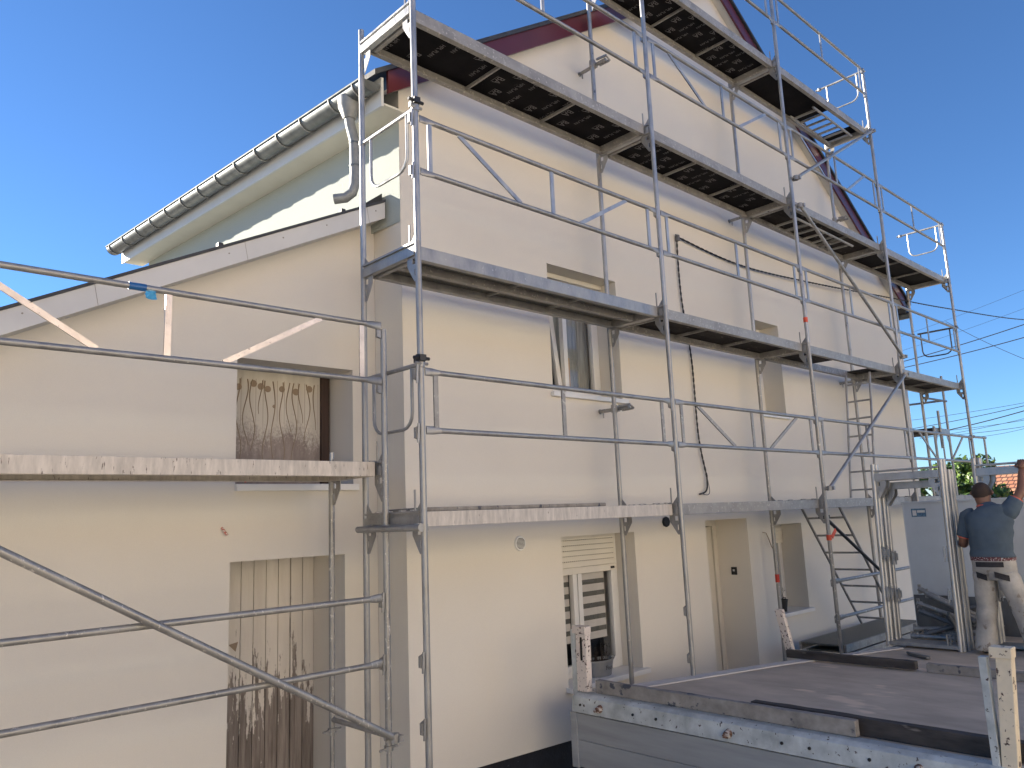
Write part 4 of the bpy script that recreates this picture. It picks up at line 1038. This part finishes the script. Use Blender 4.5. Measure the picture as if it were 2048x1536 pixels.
# ---- stacked scaffold frames on the truck
def loose_frame(label, group):
    t = thing('scaffold_portal', label, 'scaffold frame', (0, 0, 0), group)
    w2 = 0.36; H = 1.98
    q = MB().box(-0.025, 0.025, -w2+0.02, w2-0.02, H-0.19, H-0.11).box(-0.025, 0.025, -w2+0.02, w2-0.02, H-0.085, H-0.07)
    for s, y0 in ((1, -w2), (-1, w2)): q.prism(GUS, lambda u, v: (-0.003, y0+s*u, H-0.085+v), (0.006, 0, 0), GH)
    q.build('transom', 'steel_new', t)
    MB().box(-0.02, 0.02, -w2, w2, 0.02, 0.055).tube((0.0, -w2+0.12, 0.055), (0.0, -w2+0.12, 0.17), 0.008, 6).build('base_bar', 'steel', t, smooth=0)
    for y0 in (-w2, w2):
        s_ = MB().tube((0, y0, 0), (0, y0, H), 0.0242, 14)
        sg = 1 if y0 < 0 else -1
        for z in (0.57, 1.0): s_.prism([(0.02, -0.06), (0.065, -0.05), (0.065, 0.03), (0.02, 0.045)], lambda u, v: (-0.014, y0+sg*u, z+v), (0.028, 0, 0)).bar((-0.02, y0+sg*0.05, z-0.1), (-0.02, y0+sg*0.05, z+0.06), 0.016, 0.012)
        s_.build('standard', 'steel_new', t)
    return t
lf = loose_frame('upright scaffold frame at the front of the stack on the truck', 'scaffold frames stacked on the truck')
ORD = ('first', 'second', 'third', 'fourth', 'fifth', 'sixth', 'seventh')
rnd = random.Random(11)
for k in range(6):
    t = lf if k == 0 else copy_tree(lf)
    t.location = (5.66+k*0.050, -1.155-0.022*(k % 2)+0.006*rnd.uniform(-1, 1), BZ+0.002); t.rotation_euler = (R(0.4*rnd.uniform(-1, 1)), R(3.6), 0)
    if k > 2: t.scale = (1, 1, 0.945)
    t['label'] = ('frontmost upright scaffold frame of the larger stack on the truck' if k == 0 else ORD[k] + ' upright scaffold frame from the front in the larger stack on the truck')
for k in range(4):
    t = copy_tree(lf)
    t.scale = (1, 1, 1); t.location = (6.02+k*0.05, -2.11-0.02*(k % 2), BZ+0.002); t.rotation_euler = (R(0.4*rnd.uniform(-1, 1)), R(3.2), 0)
    t['label'] = ORD[k] + ' scaffold frame from the front in the stack the worker is holding'; t['group'] = 'scaffold frames held by the worker'
# ---- pile of loose tubes behind the frames
rnd = random.Random(21)
TL = [((6.45, -0.95, -1.12), (6.62, -1.55, -1.48)), ((6.30, -0.90, -1.22), (6.52, -1.46, -1.46)), ((6.25, -0.93, -1.30), (6.45, -1.50, -1.56)), ((6.50, -0.86, -1.08), (6.78, -1.62, -1.50)),
      ((6.20, -0.98, -1.55), (6.50, -1.46, -1.40)), ((6.15, -0.85, -1.57), (6.30, -1.52, -1.58)), ((6.22, -0.86, -1.50), (6.40, -1.20, -1.50)), ((6.35, -1.05, -1.58), (6.42, -1.56, -1.50)),
      ((6.55, -0.90, -1.57), (6.60, -1.60, -1.58)), ((6.65, -1.00, -1.40), (6.72, -1.50, -1.25)), ((6.30, -1.22, -1.34), (6.36, -1.32, -1.58))]
LBL = ('topmost tube of the dark pile, its collar end uppermost', 'tube second from the top of the dark pile', 'tube sloping down below the two top ones in the pile', 'rearmost sloping tube of the pile against the headboard',
       'tube sloping the other way across the pile', 'tube lying flat along the front of the pile', 'short bright-ended tube at the left of the pile', 'tube lying low at the right of the pile', 'tube lying flat at the back of the pile', 'short tube leaning at the back of the pile', 'short hooked tube standing in the middle of the pile')
for (a, b), lbl in zip(TL, LBL):
    t = MB().tube(a, b, 0.024, 12); d_ = (V(b)-V(a)).normalized()
    t.path([V(a)+d_*0.03, V(a)+d_*0.06], 0.034, 10).path([V(b)-d_*0.07, V(b)-d_*0.04], 0.034, 10)
    t.bar(V(a)+d_*0.02+V((0, 0, -0.05)), V(a)+d_*0.02+V((0, 0, 0.055)), 0.03, 0.02, (1, 0, 0))
    tag(t.build('tube', 'steel_worn' if len(lbl) % 2 else 'dark_steel'), lbl, 'steel tube', 'loose tubes piled on the truck')

# ================================================================ WORKER
def skinned(name, verts, edges, radii, root, mat, parent, sub=2, extra=None):
    me = bpy.data.meshes.new(name); me.from_pydata([tuple(v) for v in verts], edges, []); me.update()
    o = bpy.data.objects.new(name, me); COL.objects.link(o)
    sk = o.modifiers.new('s', 'SKIN'); sk.use_smooth_shade = True; sk.branch_smoothing = 0.4
    lay = me.skin_vertices[0] if me.skin_vertices else None
    if lay is None:
        bpy.context.view_layer.objects.active = o
        lay = me.skin_vertices[0]
    for i, r_ in enumerate(radii):
        lay.data[i].radius = r_ if isinstance(r_, tuple) else (r_, r_); lay.data[i].use_root = (i == root)
    sb = o.modifiers.new('d', 'SUBSURF'); sb.levels = sub; sb.render_levels = sub
    bpy.context.view_layer.update()
    ev = o.evaluated_get(bpy.context.evaluated_depsgraph_get()); m2 = bpy.data.meshes.new_from_object(ev)
    vs_ = [v.co.copy() for v in m2.vertices]; fs_ = [list(p_.vertices) for p_ in m2.polygons]
    bpy.data.objects.remove(o)
    q = MB().add(vs_, fs_)
    if extra: q.add(extra.v, extra.f)
    return q.build(name, mat, parent, smooth=180)
WX, WYY = 5.72, -1.915                            # standing with his back to the camera
wk = thing('person', 'worker in blue-grey polo shirt and dusty trousers gripping a scaffold frame on the truck', 'person', (WX, WYY, BZ))
P = lambda dx, dy, z: V((WX+dx, WYY+dy, BZ+z))   # dx away from the camera, dy towards the house
neck, head_c = P(0.07, 0.03, 1.44), P(0.12, 0.055, 1.60)
ls_, rs_ = P(0.04, 0.185, 1.36), P(0.04, -0.185, 1.40)
lel, lha = P(0.06, 0.285, 1.07), P(0.26, 0.30, 1.10)
rel, rha = P(0.14, -0.30, 1.60), P(0.27, -0.30, 1.83)
bv = [P(0, 0, 0.96), P(0.0, 0.0, 1.15), P(0.03, 0.0, 1.34), neck, P(0.09, 0.045, 1.52), head_c, P(0.115, 0.055, 1.69),
      ls_, lel, lha, rs_, rel, rha, P(0, 0.105, 0.90), P(0.03, 0.14, 0.50), P(0.0, 0.165, 0.10), P(0, -0.105, 0.90), P(0.03, -0.20, 0.50), P(0.04, -0.27, 0.10)]
be = [(0, 1), (1, 2), (2, 3), (3, 4), (4, 5), (5, 6), (2, 7), (7, 8), (8, 9), (2, 10), (10, 11), (11, 12), (0, 13), (13, 14), (14, 15), (0, 16), (16, 17), (17, 18)]
br = [0.10, 0.09, 0.10, 0.062, 0.075, (0.092, 0.10), 0.068, 0.06, 0.046, 0.033, 0.06, 0.046, 0.033, 0.085, 0.06, 0.045, 0.085, 0.06, 0.045]
ex = MB()
def hand(c, fwd, side, curl):
    """palm with five fingers closing round a tube"""
    fwd, side, curl = V(fwd).normalized(), V(side).normalized(), V(curl).normalized()
    ex.path([c-fwd*0.01, c+fwd*0.03, c+fwd*0.075], [0.030, 0.037, 0.034], 10)
    for k, (ln, off) in enumerate(((0.072, 0.030), (0.080, 0.010), (0.075, -0.011), (0.060, -0.030))):
        b = c+fwd*0.075+side*off; p1 = b+fwd*(ln*0.35)+curl*(ln*0.12); p2 = p1+fwd*(ln*0.12)+curl*(ln*0.38); p3 = p2-fwd*(ln*0.22)+curl*(ln*0.2)
        ex.path([b-fwd*0.01, b+fwd*0.01, p1, p2, p3], [0.0095, 0.0098, 0.009, 0.0085, 0.006], 8)
    b = c+fwd*0.02+side*0.036; ex.path([b-side*0.01, b+side*0.02+fwd*0.012, b+side*0.024+fwd*0.04+curl*0.03, b+side*0.012+fwd*0.055+curl*0.05], [0.012, 0.012, 0.0105, 0.007], 8)
hand(rha, (0.35, 0.0, 0.9), (0, 1, 0), (0.9, 0, -0.35))
hand(lha, (0.95, 0.15, 0.1), (0, 0, 1), (0.1, -0.9, 0))
for s_ in (-1, 1): ex.path([head_c+V((0.005, s_*0.086, -0.02)), head_c+V((-0.008, s_*0.10, 0.0)), head_c+V((0.005, s_*0.092, 0.025))], [0.010, 0.017, 0.009], 8)
ex.path([head_c+V((0.09, 0, 0.02)), head_c+V((0.12, 0, -0.02)), head_c+V((0.10, 0, -0.03))], [0.009, 0.016, 0.010], 8)
ex.path([head_c+V((0.09, -0.022, -0.06)), head_c+V((0.097, 0, -0.06)), head_c+V((0.09, 0.022, -0.06))], 0.007, 6)
for s_ in (-1, 1): ex.path([head_c+V((0.082, s_*0.034, 0.018)), head_c+V((0.092, s_*0.034, 0.018))], [0.011, 0.008], 8)
skinned('body', bv, be, br, 0, 'skin', wk, 2, ex)
# hair cap
hq = MB(); o = 0
for i in range(9):
    ph = math.pi*(0.60+0.07*1)*i/8
    for k in range(20):
        t = 2*math.pi*k/20
        r_ = 0.098; hq.v.append(head_c+V((-0.012+r_*1.03*math.sin(ph)*math.cos(t), r_*0.90*math.sin(ph)*math.sin(t), 0.008+0.105*math.cos(ph))))
for i in range(8):
    for k in range(20): hq.f.append([i*20+k, i*20+(k+1) % 20, (i+1)*20+(k+1) % 20, (i+1)*20+k])
hq.build('hair', 'hair', wk, smooth=180)
# shirt
def loft(name, rings, mat, parent, n=36, fold=0.0, seed=0, caps=True, into=None):
    """rings: (centre, half depth x, half width y, axis tilt) sections joined into cloth with creases"""
    q = into or MB(); r_ = random.Random(seed); ph = [r_.random()*6.28 for _ in range(6)]; dense = []
    sub = 5
    for i in range(len(rings)-1):
        for k in range(sub):
            t = k/sub; c0, a0, b0 = rings[i]; c1, a1, b1 = rings[i+1]; dense.append((V(c0).lerp(V(c1), t), a0+(a1-a0)*t, b0+(b1-b0)*t))
    dense.append((V(rings[-1][0]), rings[-1][1], rings[-1][2]))
    o = len(q.v)
    for i, (c, hx, hy) in enumerate(dense):
        d_ = (dense[min(i+1, len(dense)-1)][0]-dense[max(i-1, 0)][0]).normalized()
        ax = V((1, 0, 0)); ax = (ax-d_*ax.dot(d_)).normalized(); ay = d_.cross(ax)
        for k in range(n):
            t = 2*math.pi*k/n
            f_ = 1+fold*(math.sin(3*t+ph[0]+i*0.35)*0.5+math.sin(i*1.25+ph[1]+1.2*math.sin(t+ph[2]))*0.6+math.sin(5*t-i*0.6+ph[3])*0.35)
            cx_, cy_ = math.cos(t), math.sin(t)
            q.v.append(c+ax*(hx*f_*math.copysign(abs(cx_)**0.85, cx_))+ay*(hy*f_*math.copysign(abs(cy_)**0.85, cy_)))
    for i in range(len(dense)-1):
        for k in range(n): q.f.append([o+i*n+k, o+i*n+(k+1) % n, o+(i+1)*n+(k+1) % n, o+(i+1)*n+k])
    if caps: q.f.append([o+k for k in range(n)][::-1]); q.f.append([o+(len(dense)-1)*n+k for k in range(n)])
    return q if into is not None else q.build(name, mat, parent, smooth=180)
sq = MB()
loft('', [(P(-0.005, 0, 0.955), 0.150, 0.200), (P(-0.005, 0, 1.05), 0.140, 0.190), (P(0.0, 0, 1.20), 0.142, 0.205), (P(0.02, 0.0, 1.31), 0.140, 0.222), (P(0.04, 0.0, 1.40), 0.118, 0.200), (P(0.06, 0.015, 1.45), 0.085, 0.105), (P(0.068, 0.025, 1.475), 0.072, 0.076)], 0, 0, fold=0.035, seed=4, into=sq)
loft('', [(P(0.04, 0.135, 1.37), 0.085, 0.085), (ls_, 0.088, 0.086), (ls_.lerp(lel, 0.35), 0.078, 0.080), (ls_.lerp(lel, 0.68), 0.074, 0.074)], 0, 0, n=20, fold=0.03, seed=2, into=sq)
loft('', [(P(0.04, -0.12, 1.385), 0.085, 0.09), (rs_, 0.09, 0.09), (rs_.lerp(rel, 0.30), 0.080, 0.080), (rs_.lerp(rel, 0.58), 0.072, 0.072)], 0, 0, n=20, fold=0.03, seed=3, into=sq)
sq.build('shirt', 'shirt', wk, smooth=180)
MB().path([P(0.06+0.075*math.cos(t*math.pi/12), 0.02+0.075*math.sin(t*math.pi/12), 1.462-0.012*math.cos(t*math.pi/12)) for t in range(25)], 0.011, 6).build('collar', 'piping', wk)
e_ = ls_.lerp(lel, 0.70); d_ = (lel-ls_).normalized()
MB().path([e_-d_*0.008, e_+d_*0.008], 0.0665, 18).build('cuff', 'piping', wk)
e_ = rs_.lerp(rel, 0.60); d_ = (rel-rs_).normalized()
MB().path([e_-d_*0.008, e_+d_*0.008], 0.0645, 18).build('cuff', 'piping', wk)
# trousers
tq = MB()
loft('', [(P(-0.005, 0, 0.99), 0.140, 0.188), (P(-0.005, 0, 0.91), 0.146, 0.195), (P(-0.005, 0, 0.82), 0.146, 0.198), (P(-0.0, 0, 0.74), 0.115, 0.165)], 0, 0, fold=0.012, seed=7, into=tq)
loft('', [(P(-0.005, 0.09, 0.80), 0.125, 0.105), (P(0.0, 0.105, 0.70), 0.118, 0.100), (P(0.02, 0.125, 0.46), 0.098, 0.092), (P(0.0, 0.145, 0.27), 0.094, 0.088), (P(-0.005, 0.16, 0.12), 0.104, 0.098), (P(0.0, 0.165, 0.045), 0.118, 0.110)], 0, 0, n=28, fold=0.055, seed=8, into=tq)
loft('', [(P(-0.005, -0.09, 0.80), 0.125, 0.105), (P(0.0, -0.12, 0.70), 0.118, 0.100), (P(0.03, -0.185, 0.46), 0.098, 0.092), (P(0.03, -0.225, 0.27), 0.094, 0.088), (P(0.035, -0.255, 0.12), 0.104, 0.098), (P(0.04, -0.27, 0.045), 0.118, 0.110)], 0, 0, n=28, fold=0.055, seed=9, into=tq)
tq.build('trousers', 'trousers', wk, smooth=180)
bl = MB(); nk = 28
for z, rr_ in ((0.925, 1.0), (0.962, 1.0)):
    for k in range(nk): bl.v.append(P(-0.005+0.152*math.copysign(abs(math.cos(2*math.pi*k/nk))**0.85, math.cos(2*math.pi*k/nk)), 0.201*math.copysign(abs(math.sin(2*math.pi*k/nk))**0.85, math.sin(2*math.pi*k/nk)), z))
for k in range(nk): bl.f.append([k, (k+1) % nk, nk+(k+1) % nk, nk+k])
blo = bl.build('belt', 'belt', wk, smooth=80)
def patch(name, dy, z, w_, h, sh, mat, par):
    q = MB(); nn_ = 8
    for j, zz in enumerate((z-h/2, z, z+h/2)):
        for i in range(nn_+1):
            yy = dy-w_/2+w_*i/nn_
            bx = -0.005-0.155*max(0.2, 1-(abs(yy)/0.205)**2.35)**0.425*(1.0 if zz > 0.80 else 0.93)-0.008
            q.v.append(P(bx, yy, zz+sh*(i/nn_-0.5)))
    for j in range(2):
        for i in range(nn_): q.f.append([j*(nn_+1)+i, j*(nn_+1)+i+1, (j+1)*(nn_+1)+i+1, (j+1)*(nn_+1)+i])
    return q.build(name, mat, par, smooth=80)
patch('waist_panel', 0.0, 0.890, 0.25, 0.05, 0, 'pocket', wk); patch('yoke', 0.0, 0.852, 0.33, 0.02, 0, 'trousers', wk); patch('pocket', 0.085, 0.775, 0.10, 0.06, 0.03, 'pocket', wk); patch('pocket', -0.095, 0.775, 0.12, 0.06, 0.04, 'pocket', wk)
for dy, dx in ((0.165, 0.0), (-0.27, 0.04)):
    q = MB().path([P(dx-0.10, dy, 0.045), P(dx-0.06, dy, 0.055), P(dx+0.05, dy, 0.06), P(dx+0.13, dy, 0.045), P(dx+0.18, dy, 0.03)], [0.03, 0.046, 0.048, 0.042, 0.02], 12)
    for i, v in enumerate(q.v): q.v[i] = V((v.x, v.y, max(v.z, BZ+0.004)))
    q.build('shoe', 'shoe', wk)

# ================================================================ BACKGROUND: tiled house, trees, garden wall
fh = thing('far_house', 'distant house with terracotta tiled roof beyond the trees', 'house', (36, 0.5, GZ))
MB().box(33.6, 40, -9, 6.2, GZ, -0.25).build('wall', 'far_wall', fh, smooth=0)
ro = MB().add([(33.0, -9.5, -0.28), (33.0, 6.7, -0.28), (37, 6.7, 1.35), (37, -9.5, 1.35), (41, 6.7, -0.28), (41, -9.5, -0.28), (33.0, -9.5, -0.36), (33.0, 6.7, -0.36), (41, 6.7, -0.36), (41, -9.5, -0.36)],
              [(0, 1, 2, 3), (3, 2, 4, 5), (6, 7, 1, 0), (9, 5, 4, 8), (1, 7, 8, 4, 2), (0, 3, 5, 9, 6)])
ro.build('roof', 'tiles', fh, smooth=0)
MB().path([(32.95, -9.5, -0.33), (32.95, 6.7, -0.33)], 0.09, 8).build('gutter', 'white_pvc', fh)
gw = thing('garden_wall', 'low pale garden wall beyond the far corner of the house', 'wall', (22, 6, GZ))
MB().box(21.9, 22.1, 1.5, 12, GZ, -0.55).build('wall', 'far_wall', gw, smooth=0)
MB().box(21.85, 22.15, 1.5, 12, -0.55, -0.48).build('coping', 'bed_edge', gw, smooth=0)
def tree(x, y, h, rad, n, mats, label, seed):
    r_ = random.Random(seed); t = thing('tree', label, 'tree', (x, y, GZ), 'trees beyond the house')
    tr = MB(); th = h*0.45
    tr.path([(x, y, GZ), (x+0.05, y, GZ+th*0.5), (x, y+0.05, GZ+th), (x, y, GZ+h*0.8)], [0.14, 0.11, 0.09, 0.03], 8)
    for k in range(7):
        a = k*0.9+r_.random(); z = GZ+th*(0.7+0.12*k); e = V((x+rad*0.75*math.cos(a), y+rad*0.75*math.sin(a), z+h*0.2))
        tr.path([(x, y, z), V((x, y, z)).lerp(e, 0.5)+V((0, 0, 0.1)), e], [0.05, 0.035, 0.012], 6)
    tr.build('trunk', 'bark', t)
    cl = []
    for k in range(26):
        a = r_.random()*6.28; q = math.sqrt(r_.random())*rad*0.85; cl.append((V((x+q*math.cos(a), y+q*math.sin(a), GZ+h*(0.42+0.53*r_.random()*(1-0.4*q/rad)))), rad*(0.18+0.2*r_.random())))
    cr = [MB(), MB()]
    for c, cr_ in cl:
        for k in range(n//26):
            d_ = V((r_.gauss(0, 1), r_.gauss(0, 1), r_.gauss(0, 0.8))); d_ = d_.normalized()*cr_*(0.55+0.5*r_.random()); p_ = c+d_
            u = V((r_.gauss(0, 1), r_.gauss(0, 1), r_.gauss(0, 1))).normalized(); nrm = (d_.normalized()+V((0, 0, 0.5))+u*0.8).normalized(); v = nrm.cross(u).normalized(); u = v.cross(nrm)
            s_ = 0.055+0.05*r_.random(); b_ = cr[0 if r_.random() < 0.5 else 1]
            b_.add([p_-u*s_*1.5, p_+v*s_*0.7, p_+u*s_*1.5, p_-v*s_*0.7], [(0, 1, 2, 3)])
    cr[0].build('crown', mats[0], t, smooth=0); cr[1].build('crown', mats[1], t, smooth=0)
    return t
tree(29, 5.15, 4.5, 1.25, 5200, ('leaf1', 'leaf2'), 'bushy tree rising behind the stacked frames and the worker', 1)
tree(30, 6.7, 4.3, 1.15, 4200, ('leaf1', 'leaf1'), 'light green tree just right of the house corner behind the scaffold', 2)
tree(28.3, 4.55, 3.3, 0.75, 3200, ('leaf2', 'leaf2'), 'dark leafy tree in front of the tiled roof', 3)
tree(38, 4.3, 4.9, 1.0, 1500, ('leaf1', 'leaf2'), 'small tree top showing above the distant tiled roof', 4)

# ---- unseen houses added across the yard to bounce warm sunlight on the gable
for x0, x1, hz, lb in ((-24, -5.5, 4.4, 'unseen cream house added to bounce sunlight, facing the annex'), (-4.5, 16, 5.0, 'unseen cream house added to bounce sunlight, facing the gable')):
    nh = thing('added_house', lb, 'house', ((x0+x1)/2, -20, GZ), 'houses added to bounce sunlight')
    hs_ = []
    k = x0+1.8
    while k < x1-2:
        for za in (-1.6, 1.3): hs_.append([(k, za), (k+1.1, za), (k+1.1, za+1.4), (k, za+1.4)])
        k += 3.4
    MB().prism([(x0, GZ), (x1, GZ), (x1, hz), (x0, hz)], lambda u, v: (u, -17.0, v), (0, -0.3, 0), hs_).box(x0, x1, -25, -24.7, GZ, hz).box(x0, x0+0.3, -24.7, -17.3, GZ, hz).box(x1-0.3, x1, -24.7, -17.3, GZ, hz).build('wall', 'facade', nh, smooth=0)
    MB().prism([(-16.5, hz+0.02), (-21, hz+3.0), (-25.5, hz+0.02), (-25.5, hz+0.14), (-21, hz+3.12), (-16.5, hz+0.14)], lambda u, v: (x0-0.3, u, v), (x1-x0+0.6, 0, 0)).build('roof', 'tiles', nh, smooth=0)
    for h_ in hs_:
        (xa, za), (xb, zb) = h_[0], h_[2]
        wf = MB().box(xa, xb, -17.22, -17.16, za, za+0.07).box(xa, xb, -17.22, -17.16, zb-0.07, zb).box(xa, xa+0.07, -17.22, -17.16, za+0.07, zb-0.07).box(xb-0.07, xb, -17.22, -17.16, za+0.07, zb-0.07).build('window', 'white_pvc', nh, smooth=0)
        MB().box(xa+0.07, xb-0.07, -17.20, -17.19, za+0.07, zb-0.07).build('pane', 'interior', wf, smooth=0)  # opaque sheet, the unlit room behind is painted into its colour
